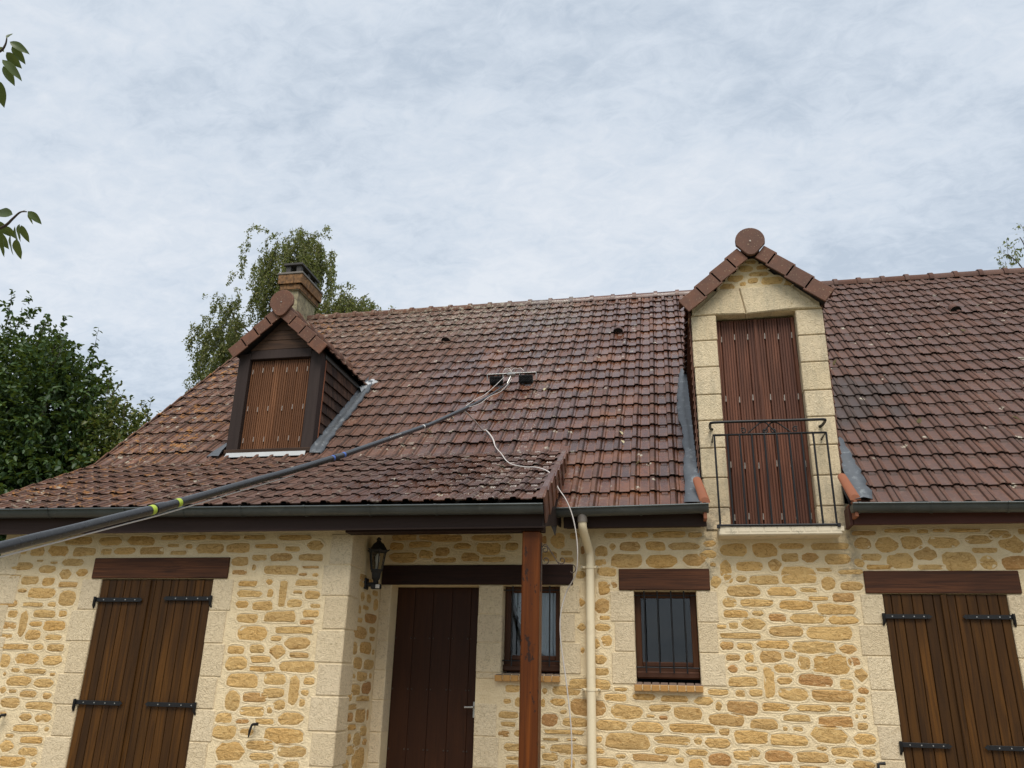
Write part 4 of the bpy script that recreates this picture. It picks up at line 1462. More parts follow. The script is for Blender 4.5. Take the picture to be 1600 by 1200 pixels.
def slat_panel(x0, x1, z0, z1, y, par, mat, step=0.030):
    """panel of narrow upright slats with a groove between each"""
    n = max(1, round((x1 - x0) / step))
    w = (x1 - x0) / n
    prof = [(x0, y + 0.020)]
    for i in range(n):
        a = x0 + i * w
        prof += [(a + 0.0055, y + 0.014), (a + 0.0065, y), (a + w - 0.0055, y), (a + w - 0.0045, y + 0.014)]
    prof.append((x1, y + 0.020))
    mb = MB()
    k = len(prof)
    vs = [(p[0], p[1], z0) for p in prof] + [(p[0], p[1], z1) for p in prof]
    mb.add(vs, [(i, i + 1, k + i + 1, k + i) for i in range(k - 1)])
    mb.box(x0, x1, y + 0.0205, y + 0.034, z0, z1)
    return mb.build('slat_panel', mat, par)


def folding_shutter(x0, x1, z0, z1, y, joints, hinge_rows, mat, name='folding_shutter', strip=None):
    mb = MB()
    mb.box(x0, x1, y + 0.036, y + 0.05, z0, z1)
    sh = mb.build(name, mat, house)
    xs = [x0] + joints + [x1]
    for i, (a, b) in enumerate(zip(xs[:-1], xs[1:])):
        slat_panel(a + 0.0022, b - 0.0022, z0 + 0.004, z1 - 0.004, y + (0.0 if i % 2 else 0.003), sh, mat)
    if strip:
        mb = MB()
        mb.box(strip - 0.017, strip + 0.017, y - 0.012, y - 0.001, z0 + 0.006, z1 - 0.006, 0.004)
        mb.build('centre_strip', mat, sh)
    mid = len(joints) // 2
    for z in hinge_rows:
        for i, xj in enumerate(joints):
            if i == mid:
                continue
            mb = MB()
            zz_ = z + random.uniform(-0.012, 0.012)
            mb.tube([(xj, y - 0.004, zz_ - 0.034), (xj, y - 0.004, zz_ + 0.034)], 0.0068, 6)
            mb.box(xj - 0.008, xj + 0.003, y - 0.0055, y - 0.0015, zz_ - 0.034, zz_ - 0.006)
            mb.build('hinge', 'hinge', sh)
    return sh


DJ = [lin(v, 958, 1448, 0.607, 1.495) for v in (990, 1072, 1153, 1206, 1258, 1340, 1422)]
folding_shutter(0.607, 1.495, 3.05, 5.53, 0.115, DJ, (5.30, 4.55, 3.78, 3.21), 'slat_red', strip=DJ[3])

# clay tiles hung on the cheek of the tall dormer
mb = MB()
for sgn, xf in ((-1, 0.335), (1, 1.772)):
    for r in range(26):
        z0 = 3.2 + r * 0.095
        ys = max(0.03, -0.1)
        ye = min(2.5, (z0 + 0.12 - EZ) / SL + EY + 0.1)
        if ye < 0.1:
            continue
        n = max(1, int((ye - ys) / 0.17))
        w = (ye - ys) / n
        for i in range(n):
            c = Vector((xf + sgn * 0.020, ys + (i + 0.5) * w, z0 + 0.065))
            mb.obox(c, (0.006, 0, 0), (0, w / 2 - 0.003, 0), Vector((-sgn * 0.012, 0, 0.072)))
mb.build('cheek_tiles', 'verge', dorm, kind='stuff')


def dormer_roof(par, ax, za, half, y0, slope, rows, mossy):
    """two tiled slopes, verge tiles along the front, round-headed closing tile at the top"""
    th = atan(slope)
    yb = (za - EZ) / SL + EY + 0.05
    mb = MB()
    ez = za - half * slope
    ye = (ez - EZ) / SL + EY + 0.1
    for s in (-1, 1):
        mb.add([(ax, y0 + 0.06, za - 0.05), (ax + s * half, y0 + 0.06, ez - 0.05), (ax + s * half, ye, ez - 0.05), (ax, yb, za - 0.05)], [(0, 1, 2, 3)])
        mb.add([(ax, y0 + 0.06, za - 0.02), (ax + s * half, y0 + 0.06, ez - 0.02), (ax + s * half, ye, ez - 0.02), (ax, yb, za - 0.02)], [(0, 1, 2, 3)])
    mb.build('dormer_underlay', 'board', par)
    tm = MB()
    for s in (-1, 1):
        up = Vector((-s * cos(th), 0, sin(th)))
        ac = Vector((0, s, 0))
        nn = ac.cross(up)
        for r in range(rows):
            p0 = Vector((ax + s * half, 0, ez)) - up * 0.03 + up * (r * 0.325)
            top_z = p0.z + 0.30
            y_end = (p0.z - EZ) / SL + EY + 0.25
            k = int((y_end - y0 - 0.14) / TW)
            for i in range(k):
                yq = y0 + 0.15 + (i if s > 0 else i + 1) * TW
                jl = random.uniform(-0.002, 0.003)
                for_v = [p0 + Vector((0, yq, 0)) + ac * q[0] + up * min(q[1], 0.36) + nn * (q[2] + jl - 0.01) for q in TV]
                if r == rows - 1:
                    for_v = [v if v.z < za + 0.03 else Vector((ax, v.y, za + 0.03)) for v in for_v]
                tm.add(for_v, TFc)
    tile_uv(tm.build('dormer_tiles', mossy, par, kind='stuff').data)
    rm = MB()
    for i in range(int((yb - y0) / 0.38)):
        ya = y0 + 0.03 + i * 0.38
        for (a0, a1, rr) in ((ya, ya + 0.40, 0.108), (ya + 0.33, ya + 0.40, 0.128)):
            vs = []
            for y in (a0, a1):
                for (a, b) in arc(0, 0, rr, -10, 190, 8):
                    vs.append((ax + a, y, za + 0.00 + b))
            rm.add(vs, [(q, q + 1, q + 10, q + 9) for q in range(8)], 0, True)
            rm.add([vs[q] for q in range(9)], [tuple(range(9))], 0)
    rm.build('dormer_ridge', mossy, par)


def verge_run(par, ax, y0, side, x_start, z_start, slope, lens, perp=0.172):
    """front verge tiles stepping up one side; (x_start, z_start) is the lower inner corner"""
    th = atan(slope)
    up = Vector((-side * cos(th), 0, sin(th)))
    out = Vector((side * sin(th), 0, cos(th)))
    p = Vector((x_start, y0, z_start))
    for ln in lens:
        t = 0.075
        u2 = (up * cos(t) - out * sin(t))
        o2 = (out * cos(t) + up * sin(t))
        c = p + u2 * (ln / 2) + o2 * (perp / 2)
        mb = MB()
        mb.obox(c, u2 * (ln / 2 + 0.014), (0, 0.011, 0), o2 * (perp / 2), 0.005)
        mb.obox(c + o2 * (perp / 2 - 0.012) + Vector((0, 0.11, 0)), u2 * (ln / 2 + 0.014), (0, 0.095, 0), o2 * 0.011, 0.004)
        mb.build('verge_tile', 'verge', par)
        p = p + up * ln


def closing_tile(par, cx, cz, r, zb, y):
    pts = arc(cx, cz, r, 200, -20, 18)
    pts = [(cx - r * 0.98, cz - r * 0.30)] + [p for p in pts if p[1] > cz - r * 0.25] + [(cx + r * 0.98, cz - r * 0.30), (cx + r * 0.42, zb + 0.035), (cx + r * 0.22, zb + 0.006), (cx, zb), (cx - r * 0.22, zb + 0.006), (cx - r * 0.42, zb + 0.035)]
    mb = MB()
    mb.prism(pts, y, y + 0.035, 0.007)
    mb.tube([(cx, y - 0.006, cz - 0.01), (cx, y + 0.0, cz - 0.01)], 0.011, 8, mi=1)
    mb.build('closing_tile', ['verge', 'hinge'], par)


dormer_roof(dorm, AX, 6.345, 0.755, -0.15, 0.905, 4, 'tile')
verge_run(dorm, AX, -0.14, -1, 0.317, 5.560, 0.93, [0.252, 0.252, 0.252, 0.17], 0.185)
verge_run(dorm, AX, -0.14, 1, 1.792, 5.583, 0.90, [0.256, 0.256, 0.256, 0.15], 0.185)
closing_tile(dorm, 1.049, 6.408, 0.168, 6.215, -0.185)

# lead at the foot of both cheeks, and the orange end tiles


def strip_flash(name, x_in, x_out_f, y0, y1, par, mat='lead', lift=0.066, n=40, wob=0.016, upstand=0.09):
    mb = MB()
    vs = []
    sg = -1 if x_out_f(y0) < x_in else 1
    nn = Vector((0, -sin(TH), cos(TH)))
    for i in range(n + 1):
        y = y0 + (y1 - y0) * i / n
        base = Vector((0, y, roof_z(y)))
        xo = x_out_f(y) + random.uniform(-wob, wob)
        h = [lift + 0.004 * sin(i * 1.7), lift + 0.010 + random.uniform(-0.012, 0.012), lift + 0.004 + random.uniform(-0.012, 0.006)]
        vs.append(Vector((x_in, y, roof_z(y) + upstand + 0.05)))
        vs.append(Vector((x_in + sg * 0.012, 0, 0)) + base + nn * h[0])
        vs.append(Vector(((x_in + xo) / 2, 0, 0)) + base + nn * h[1])
        vs.append(Vector((xo, 0, 0)) + base + nn * h[2])
        vs.append(Vector((xo, 0, 0)) + base + nn * (h[2] - 0.03))
    fs = []
    for i in range(n):
        for k in range(4):
            a = i * 5 + k
            fs.append((a, a + 1, a + 6, a + 5))
    mb.add(vs, fs, 0, True)
    return mb.build(name, mat, par)


strip_flash('flashing', 0.322, lambda y: 0.155 + 0.02 * sin(y * 3) + (0.05 * max(0, y - 1.2)), -0.36, 2.3, dorm)
strip_flash('flashing', 1.786, lambda y: 1.965 - 0.015 * y - (0.09 * max(0, y - 0.3)), -0.36, 1.7, dorm)
for (xa, xb, sg) in ((0.300, 0.362, 1), (1.742, 1.818, -1)):
    mb = MB()
    n = 8
    vs = []
    for (t, rr) in ((0.0, 0.052), (0.02, 0.052), (0.24, 0.046), (0.27, 0.044)):
        for (a, b) in arc(0, 0, rr, -15, 195, n):
            vs.append((lin(t, 0, 0.27, xb if sg > 0 else xb, xa if sg > 0 else xa) - 0.02 + a, -0.40 + t * 0.45, 3.285 + t * 0.95 + b * 0.9 - 0.01))
    mb.add(vs, [(k * (n + 1) + i, k * (n + 1) + i + 1, (k + 1) * (n + 1) + i + 1, (k + 1) * (n + 1) + i) for k in range(3) for i in range(n)], 0, True)
    mb.add([Vector(v) for v in vs[:n + 1]], [tuple(range(n + 1))], 0)
    xm = xb - 0.02
    mb.box(xm - 0.022, xm + 0.012, -0.40, -0.02, 3.10, 3.275, 0.004)
    mb.build('edge_tile', 'orange_clay', dorm)

# ------------------------------------------------------------------ balcony railing
mb = MB()
yr = -0.265
mb.tube(smooth_path([(0.485, -0.012, 4.165), (0.462, -0.06, 4.165), (0.455, -0.20, 4.163), (0.475, yr, 4.163), (0.60, yr - 0.01, 4.163)], 4) + smooth_path([(1.50, yr - 0.01, 4.155), (1.615, yr, 4.155), (1.636, -0.20, 4.155), (1.63, -0.06, 4.155), (1.61, -0.012, 4.155)], 4), 0.0155, 8)
rail = mb.build('balcony_railing', 'iron', house)
mb = MB()
mb.tube([(0.475, -0.015, 4.02), (0.472, yr, 4.022), (1.618, yr, 4.012), (1.615, -0.015, 4.012)], 0.0115, 8)
mb.build('middle_rail', 'iron', rail)
mb = MB()
mb.tube([(0.468, yr, 3.055), (1.640, yr, 3.050)], 0.012, 8)
for x in (0.468, 1.64):
    mb.box(x - 0.016, x + 0.016, yr - 0.015, yr + 0.015, 3.025, 3.062, 0.003)
mb.build('bottom_rail', 'iron', rail)
for x in (0.487, 0.620, 0.748, 0.873, 1.000, 1.125, 1.250, 1.375, 1.492, 1.622):
    mb = MB()
    mb.tube([(x, yr, 3.05), (x, yr, 4.017)], 0.0105, 8)
    mb.build('bar', 'iron', rail)


def spiral(cx, cz, r0, r1, a0, turns, n=22):
    return [(cx + (r0 + (r1 - r0) * i / n) * cos(a0 + turns * 2 * pi * i / n), cz + (r0 + (r1 - r0) * i / n) * sin(a0 + turns * 2 * pi * i / n)) for i in range(n + 1)]


for m in (-1, 1):
    ax0 = 1.055
    a = spiral(0.265, 4.062, 0.010, 0.032, 2.0, -1.2)            # outer curl
    b = [(0.215, 4.036), (0.15, 4.09), (0.085, 4.140), (0.03, 4.140), (-0.02, 4.085), (-0.065, 4.028)]
    c = spiral(-0.045, 4.055, 0.008, 0.030, 0.3, 1.1)
    for pts in (a, c):
        mb = MB()
        mb.tube([(ax0 + m * p[0], yr, p[1]) for p in pts], 0.0068, 6)
        mb.build('scroll', 'iron', rail)
    mb = MB()
    mb.tube(smooth_path([(ax0 + m * p[0], yr + m * 0.006, p[1]) for p in b], 5), 0.0075, 6)
    mb.build('scroll', 'iron', rail)

# ------------------------------------------------------------------ left dormer
LX = -5.222
DY = 0.70
mb = MB()
mb.box(-4.764, -4.600, DY, DY + 0.14, 4.27, 5.72, 0.006)
dl = mb.build('dormer', 'dark_frame', house)
board('corner_post', 'dark_frame', -5.842, -5.674, DY, DY + 0.14, 4.27, 5.72, dl)
board('lintel_board', 'dark_frame', -5.673, -4.765, DY + 0.004, DY + 0.13, 5.632, 5.765, dl)
board('sill_board', 'cladding', -5.850, -4.595, DY - 0.03, DY + 0.13, 4.262, 4.325, dl)
for (z0, z1, hw0, hw1) in ((5.768, 5.905, 0.47, 0.33), (5.909, 6.045, 0.325, 0.19), (6.049, 6.23, 0.185, 0.02)):
    mb = MB()
    mb.prism([(LX - hw0, z0), (LX + hw0, z0), (LX + hw1, z1), (LX - hw1, z1)], DY + random.uniform(0.0, 0.008), DY + 0.06, 0.005)
    mb.build('gable_plank', 'cladding', dl)
mb = MB()
mb.prism([(LX - 0.60, 5.70), (LX + 0.60, 5.70), (LX, 6.26)], DY + 0.062, DY + 0.10)
mb.box(-5.80, -5.70, DY + 0.10, 2.2, 4.3, 5.68)
mb.box(-4.715, -4.622, DY + 0.10, 2.2, 4.3, 5.68)
mb.build('dormer_core', 'board', dl)
board('corner_board', 'orange_clay', -4.622, -4.598, DY + 0.142, DY + 0.165, 4.30, 5.62, dl, 0.003)
# shingles on the cheek
for r in range(9):
    z0 = 4.27 + r * 0.150
    ye = (z0 + 0.05 - EZ) / SL + EY + 0.04
    ys = DY + 0.166
    off = (r % 2) * 0.09
    y = ys
    while y < ye - 0.03:
        w = min(0.18 if y > ys else 0.18 - off, ye - y)
        mb = MB()
        dx = random.uniform(-0.002, 0.003)
        z1 = min(z0 + 0.158, 5.66)
        mb.obox((-4.606 + dx, y + w / 2, (z0 + z1) / 2), (0.007, 0, 0), (0, w / 2 - 0.002, 0), Vector((-0.012, 0, (z1 - z0) / 2)), 0.002)
        mb.build('shingle', 'shingle', dl)
        y += w
board('eaves_board', 'zinc', -4.628, -4.585, DY + 0.10, 2.32, 5.625, 5.70, dl, 0.004)
board('eaves_board', 'zinc', -5.86, -5.815, DY + 0.10, 2.32, 5.625, 5.70, dl, 0.004)
LJ = [lin(v, 605, 975, -5.672, -4.766) for v in (620, 681, 743, 785, 828, 889, 952)]
folding_shutter(-5.672, -4.766, 4.326, 5.628, DY + 0.06, LJ, (5.475, 4.915, 4.475), 'slat_light')
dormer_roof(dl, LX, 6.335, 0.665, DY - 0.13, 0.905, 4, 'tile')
verge_run(dl, LX, DY - 0.12, -1, -5.845, 5.625, 0.955, [0.225, 0.225, 0.225, 0.20])
verge_run(dl, LX, DY - 0.12, 1, -4.598, 5.610, 0.955, [0.225, 0.225, 0.225, 0.20])
closing_tile(dl, -5.226, 6.425, 0.178, 6.200, DY - 0.165)
mb = MB()       # pale apron below the sill
mb.add([(-5.80, DY - 0.035, 4.275), (-4.665, DY - 0.035, 4.275), (-4.655, DY - 0.075, 4.205), (-5.805, DY - 0.075, 4.205)], [(0, 3, 2, 1)], 0)
mb.add([(-5.805, DY - 0.075, 4.205), (-4.655, DY - 0.075, 4.205), (-4.64, DY - 0.105, 4.192), (-5.82, DY - 0.105, 4.192)], [(0, 3, 2, 1)], 1)
mb.build('apron_flashing', ['zinc_pale', 'lead'], dl)
strip_flash('flashing', -4.592, lambda y: -4.43 + 0.02 * sin(y * 4) - 0.05 * max(0, y - 1.2), DY - 0.05, 2.40, dl, n=40)
strip_flash('flashing', -5.855, lambda y: -6.06 + 0.12 * min(1, max(0, (y - 0.65) / 0.35)), DY - 0.06, 2.3, dl, n=18)
mb = MB()       # zinc valley end at the right eave
mb.add([(-4.60, 2.02, 5.66), (-4.555, 2.00, 5.63), (-4.46, 2.46, 5.93), (-4.56, 2.46, 5.95)], [(0, 1, 2, 3)])
mb.add([(-4.555, 2.00, 5.63), (-4.53, 2.02, 5.56), (-4.43, 2.47, 5.91), (-4.46, 2.46, 5.93)], [(0, 1, 2, 3)])
mb.build('valley_flashing', 'zinc_pale', dl)

# ------------------------------------------------------------------ chimney
cy0, cy1, cx0, cx1 = 4.50, 5.30, -7.465, -7.120
mb = MB()
mb.box(cx0, cx1, cy0, cy1, 6.8, 8.80, 0.01)
ch = mb.build('chimney', 'chimney', house)
for (z0, z1, o) in ((8.755, 8.868, 0.045), (8.872, 9.075, 0.085)):
    per = []
    x0, x1, y0, y1 = cx0 - o, cx1 + o, cy0 - o, cy1 + o
    for (a, b, n) in (((x0, y0), (x1, y0), 3), ((x1, y0), (x1, y1), 5), ((x1, y1), (x0, y1), 3), ((x0, y1), (x0, y0), 5)):
        for i in range(n):
            t0, t1 = i / n, (i + 1) / n
            per.append(((a[0] + (b[0] - a[0]) * t0, a[1] + (b[1] - a[1]) * t0), (a[0] + (b[0] - a[0]) * t1, a[1] + (b[1] - a[1]) * t1)))
    for (p, q) in per:
        d = Vector((q[0] - p[0], q[1] - p[1], 0))
        nrm = Vector((-d.y, d.x, 0)).normalized()
        c = Vector(((p[0] + q[0]) / 2, (p[1] + q[1]) / 2, (z0 + z1) / 2)) + nrm * 0.06
        mb = MB()
        mb.obox(c, d * 0.5 * 0.985, nrm * 0.06, (0, 0, (z1 - z0) / 2), 0.005)
        mb.build('brick', 'old_brick', ch)
mb = MB()
mb.box(cx0 - 0.03, cx1 + 0.03, cy0 - 0.03, cy1 + 0.03, 8.74, 9.06)
mb.build('crown_core', 'chimney', ch)
mb = MB()
mb.box(cx0 - 0.10, cx1 + 0.10, cy0 - 0.10, cy1 + 0.10, 9.077, 9.125, 0.008)
mb.build('crown_slab', 'collar', ch)
mb = MB()
mb.box(cx0 + 0.01, cx1 - 0.01, cy0 + 0.03, cy1 - 0.03, 9.10, 9.14)
for (x, y) in ((cx0 + 0.06, cy0 + 0.06), (cx1 - 0.06, cy0 + 0.06), (cx0 + 0.06, cy1 - 0.06), (cx1 - 0.06, cy1 - 0.06), (cx1 - 0.06, (cy0 + cy1) / 2), (cx0 + 0.06, (cy0 + cy1) / 2)):
    mb.box(x - 0.05, x + 0.05, y - 0.05, y + 0.05, 9.126, 9.315, 0.005)
mb.box(cx0 - 0.03, cx1 + 0.03, cy0 - 0.03, cy1 + 0.03, 9.316, 9.365, 0.006)
mb.build('chimney_cowl', 'cowl', ch)

# iron scroll bracket on the porch post
SB = [[(-1.235, 2.40), (-1.235, 2.70)] + [(-1.232, 2.715), (-1.215, 2.738), (-1.193, 2.738), (-1.175, 2.715), (-1.12, 2.63), (-1.07, 2.55)],
      spiral(-1.205, 2.692, 0.010, 0.034, 1.0, 1.15), spiral(-1.198, 2.590, 0.014, 0.036, 3.9, -0.9), spiral(-1.042, 2.590, 0.012, 0.036, 3.6, -1.0),
      [(-1.235, 2.552), (-1.07, 2.551), (-0.955, 2.551), (-0.925, 2.540), (-0.910, 2.512), (-0.920, 2.485), (-0.945, 2.472), (-0.962, 2.485)]]
mb = MB()
mb.box(-1.245, -1.238, -1.105, -1.09, 2.30, 2.76, 0.002)
br = mb.build('iron_bracket', 'rust_iron', post)
mb = MB()
for pts in SB:
    mb.tube(smooth_path([(p[0], -1.098, p[1]) for p in pts], 3), 0.0048, 6)
mb.build('bracket_scrolls', 'rust_iron', post)

# ------------------------------------------------------------------ wall lantern
LXp, LYp = -3.125, -0.47
lan = thing('wall_lantern', (XC, LYp, 2.45), 'black six-sided wall lantern with a sensor at its foot, beside the front door', 'lantern')
mb = MB()
mb.box(XC + 0.001, XC + 0.022, LYp - 0.05, LYp + 0.05, 2.385, 2.50, 0.006)
mb.tube([(XC + 0.02, LYp, 2.435), (LXp, LYp, 2.435)], 0.024, 8)
mb.build('wall_plate', 'plastic', lan)


def hexring(z, r, rot=0.0):
    return [(LXp + r * cos(rot + k * pi / 3), LYp + r * sin(rot + k * pi / 3), z) for k in range(6)]


mb = MB()
secs = [(2.415, 0.022), (2.452, 0.034), (2.47, 0.028), (2.50, 0.046), (2.555, 0.052), (2.575, 0.064), (2.592, 0.066)]
vs = [p for (z, r) in secs for p in hexring(z, r)]
mb.add(vs, [(k * 6 + i, k * 6 + (i + 1) % 6, k * 6 + 6 + (i + 1) % 6, k * 6 + 6 + i) for k in range(len(secs) - 1) for i in range(6)])
mb.add(hexring(2.592, 0.066), [tuple(range(6))])
mb.add(hexring(2.415, 0.022), [tuple(range(6))[::-1]])
lo, hi = hexring(2.59, 0.064), hexring(2.785, 0.092)
for a, b in zip(lo, hi):
    mb.tube([a, b], 0.0065, 6)
mb.build('lantern_cage', 'plastic', lan)
mb = MB()
secs = [(2.775, 0.100), (2.79, 0.112), (2.805, 0.100), (2.865, 0.058), (2.885, 0.030), (2.90, 0.022), (2.915, 0.030), (2.935, 0.010)]
vs = [p for (z, r) in secs for p in hexring(z, r)]
mb.add(vs, [(k * 6 + i, k * 6 + (i + 1) % 6, k * 6 + 6 + (i + 1) % 6, k * 6 + 6 + i) for k in range(len(secs) - 1) for i in range(6)])
mb.add(hexring(2.775, 0.100), [tuple(range(6))[::-1]])
for p in hexring(2.79, 0.112):
    mb.tube([p, (p[0] + (p[0] - LXp) * 0.18, p[1] + (p[1] - LYp) * 0.18, 2.80)], [0.010, 0.005], 6)
mb.build('lantern_roof', 'plastic', lan)
lo, hi = hexring(2.597, 0.061), hexring(2.772, 0.087)
for k in range(6):
    mb = MB()
    a, b = lo[k], lo[(k + 1) % 6]
    c, d = hi[(k + 1) % 6], hi[k]
    mb.add([a, b, c, d], [(0, 1, 2, 3)])
    mb.build('pane', 'lamp_glass', lan)
mb = MB()
mb.tube([(LXp, LYp, 2.60), (LXp, LYp, 2.66), (LXp, LYp, 2.68), (LXp, LYp, 2.73), (LXp, LYp, 2.755)], [0.016, 0.016, 0.026, 0.028, 0.010], 10)
mb.build('bulb', 'bulb', lan)
mb = MB()
mb.box(LXp - 0.03, LXp + 0.075, LYp - 0.06, LYp - 0.005, 2.385, 2.435, 0.006)
mb.box(LXp + 0.025, LXp + 0.070, LYp - 0.068, LYp - 0.058, 2.39, 2.43, 0.004, mi=1)
mb.build('motion_sensor', ['plastic', 'band_white'], lan)

# ------------------------------------------------------------------ cleaning pole
PP = [(-2.721, -5.892, 1.969), (-2.705, -5.575, 2.09), (-2.686, -5.189, 2.239), (-2.677, -5.028, 2.3), (-2.667, -4.828, 2.38), (-2.629, -4.093, 2.682), (-2.604, -3.631, 2.87), (-2.575, -3.087, 3.1), (-2.566, -2.909, 3.174),
      (-2.518, -2.04, 3.562), (-2.472, -1.191, 3.94), (-2.458, -0.937, 4.054), (-2.391, 0.236, 4.626), (-2.345, 1.029, 5.034), (-2.285, 2.06, 5.605)]
PP = [Vector(p) for p in PP]
d0 = (PP[0] - PP[2]).normalized()
tail = [PP[0] + d0 * t + Vector((0, 0, -0.010 * t * t)) for t in (4.05, 2.6, 1.2)]
pole = thing('cleaning_pole', tail[0], 'long black telescopic pole with a twin roller brush reaching up onto the roof', 'cleaning pole')


def pole_sec(name, pts, r, mat='carbon', n=14):
    m = MB()
    m.tube(pts, r, n)
    return m.build(name, mat, pole)


def between(a, b, t):
    return a + (b - a) * t


pole_sec('pole_section', smooth_path(tail + PP[:4], 4), 0.0255)
pole_sec('pole_section', smooth_path([between(PP[3], PP[2], 0.2)] + PP[4:8], 4), 0.0235)
pole_sec('pole_section', smooth_path(PP[7:11], 4), 0.0225)
pole_sec('pole_section', smooth_path(PP[10:13], 4), 0.0225)
pole_sec('pole_section', smooth_path(PP[12:15], 4), [0.020 - 0.009 * i / 8 for i in range(9)])
for (p, q, r, m) in ((PP[3], PP[4], 0.0265, 'band_green'), (PP[4], PP[5], 0.0245, 'band_green'), (PP[7], PP[8], 0.0235, 'band_blue'), (PP[8], PP[9], 0.0232, 'band_blue'), (PP[10], PP[11], 0.0228, 'band_white'), (PP[11], PP[12], 0.0215, 'band_white')):
    d = (q - p).normalized()
    pole_sec('tape_band', [p - d * 0.012, p + d * 0.018], r, m)
for (p, q, r) in ((PP[3], PP[4], 0.0295), (PP[7], PP[8], 0.0262), (PP[10], PP[11], 0.0252), (PP[12], PP[13], 0.0225)):
    d = (q - p).normalized()
    pole_sec('clamp_collar', [p + d * 0.03, p + d * 0.055, p + d * 0.11], [r * 0.93, r, r * 0.9])
# white lettering worn to dashes
m = MB()
p, q = PP[9], PP[10]
d = (q - p).normalized()
s_ = d.cross(Vector((1, 0, 0))).normalized()
for i in range(7):
    c = p + d * (0.02 + i * 0.042) + Vector((0.0165, -0.0155, 0.004))
    m.obox(c, d * 0.013, s_ * 0.007, s_.cross(d) * 0.0015)
m.build('worn_lettering', 'band_white', pole)
# water tubes strapped to the upper pole
for off, sag in ((Vector((0.035, 0, 0.01)), 0.03), (Vector((-0.025, 0, 0.03)), -0.01)):
    pts = [PP[12] + off * 0.7, between(PP[12], PP[13], 0.5) + off + Vector((0, 0, -sag)), PP[13] + off * 1.2, between(PP[13], PP[14], 0.5) + off * 1.7 + Vector((0, 0, -sag)), PP[14] + off * 2 + Vector((0, 0, 0.05))]
    pole_sec('water_tube', smooth_path(pts, 5), 0.0042, 'hose', 6)
pole_sec('water_tube', smooth_path([p + Vector((0.0, 0.0, -0.040)) for p in PP[0:7]], 3), 0.004, 'hose', 6)
# brush head
nn = Vector((0, -sin(TH), cos(TH)))
dd = Vector((0, cos(TH), sin(TH)))
hub = Vector((-2.235, 2.215, roof_z(2.215))) + nn * 0.15
m = MB()
m.tube([PP[14], hub], 0.014, 8)
m.tube([Vector((-2.60, hub.y, hub.z)) + nn * 0.02, Vector((-1.86, hub.y, hub.z)) + nn * 0.02], 0.010, 8)
m.obox(hub, (0.06, 0, 0), dd * 0.035, nn * 0.03, 0.008)
for x in (-2.60, -2.36, -2.11, -1.86):
    b = Vector((x, hub.y, hub.z))
    m.tube([b + nn * 0.02, b - dd * 0.06 - nn * 0.06], 0.007, 6)
head = m.build('brush_frame', 'chrome', pole)
for (xa, xb) in ((-2.555, -2.365), (-2.115, -1.915)):
    m = MB()
    c = Vector((0, hub.y, hub.z)) - dd * 0.06 - nn * 0.055
    k = 26
    for i in range(14):
        x = xa + (xb - xa) * (i + 0.5) / 14
        ring = []
        for j in range(k):
            a = 2 * pi * j / k + i * 0.3
            r = 0.064 if j % 2 else 0.046
            ring.append(Vector((x, c.y, c.z)) + (dd * cos(a) + nn * sin(a)) * r * random.uniform(0.93, 1.07))
        hw = (xb - xa) / 28
        vs = [p + Vector((-hw, 0, 0)) for p in ring] + [p + Vector((hw, 0, 0)) for p in ring]
        m.add(vs, [(j, (j + 1) % k, k + (j + 1) % k, k + j) for j in range(k)] + [tuple(range(k))[::-1], tuple(range(k, 2 * k))])
    m.build('brush_roller', 'bristle', head)
m = MB()
for (a, b) in (((-2.36, 0.03), (-2.30, 0.10)), ((-2.30, 0.10), (-2.24, 0.04)), ((-2.24, 0.04), (-2.15, 0.11)), ((-2.15, 0.11), (-2.05, 0.03)), ((-2.30, 0.0), (-2.20, -0.04))):
    pa = Vector((a[0], hub.y, hub.z)) + dd * a[1] + nn * 0.04
    pb = Vector((b[0], hub.y, hub.z)) + dd * b[1] + nn * 0.04
    m.tube(smooth_path([pa, (pa + pb) / 2 + nn * 0.03, pb], 4), 0.006, 6)
m.build('feed_tubes', 'hose', head)

# ------------------------------------------------------------------ water hose
HP = [(-2.396, 0.10, 4.545), (-2.37, 0.45, 4.52), (-2.34, 0.85, 4.46), (-2.312, 0.95, 4.50), (-2.19, 0.80, 4.36), (-2.104, 0.60, 4.19), (-1.96, 0.288, 4.01), (-1.837, -0.025, 3.845), (-1.719, -0.234, 3.735), (-1.551, -0.358, 3.67), (-1.403, -0.399, 3.648),
      (-1.247, -0.50, 3.59), (-1.158, -0.53, 3.42), (-1.07, -0.55, 3.283), (-1.003, -0.56, 3.108), (-0.965, -0.55, 2.896), (-0.959, -0.53, 2.702), (-0.990, -0.46, 2.53), (-1.097, -0.35, 2.375), (-1.156, -0.35, 2.153), (-1.156, -0.35, 1.904), (-1.104, -0.35, 1.542),
      (-1.067, -0.35, 1.249), (-1.049, -0.35, 1.02), (-1.05, -0.35, 0.745), (-1.08, -0.40, 0.30), (-1.12, -0.55, 0.02), (-1.3, -0.9, 0.012), (-1.9, -1.6, 0.012)]
HP = [(a, b, c + (0.035 if 4 <= i <= 10 else (0.0, 0.03, 0.07, 0.05)[i] if i < 4 else 0)) for i, (a, b, c) in enumerate(HP)]
m = MB()
hp_ = smooth_path(HP, 5)
m.tube(hp_, [0.0095 if i < 24 else 0.0066 for i in range(len(hp_))], 8)
tag(m.build('water_hose', 'hose'), 'thin pale hose trailing from the pole down the roof and past the porch post', 'hose')

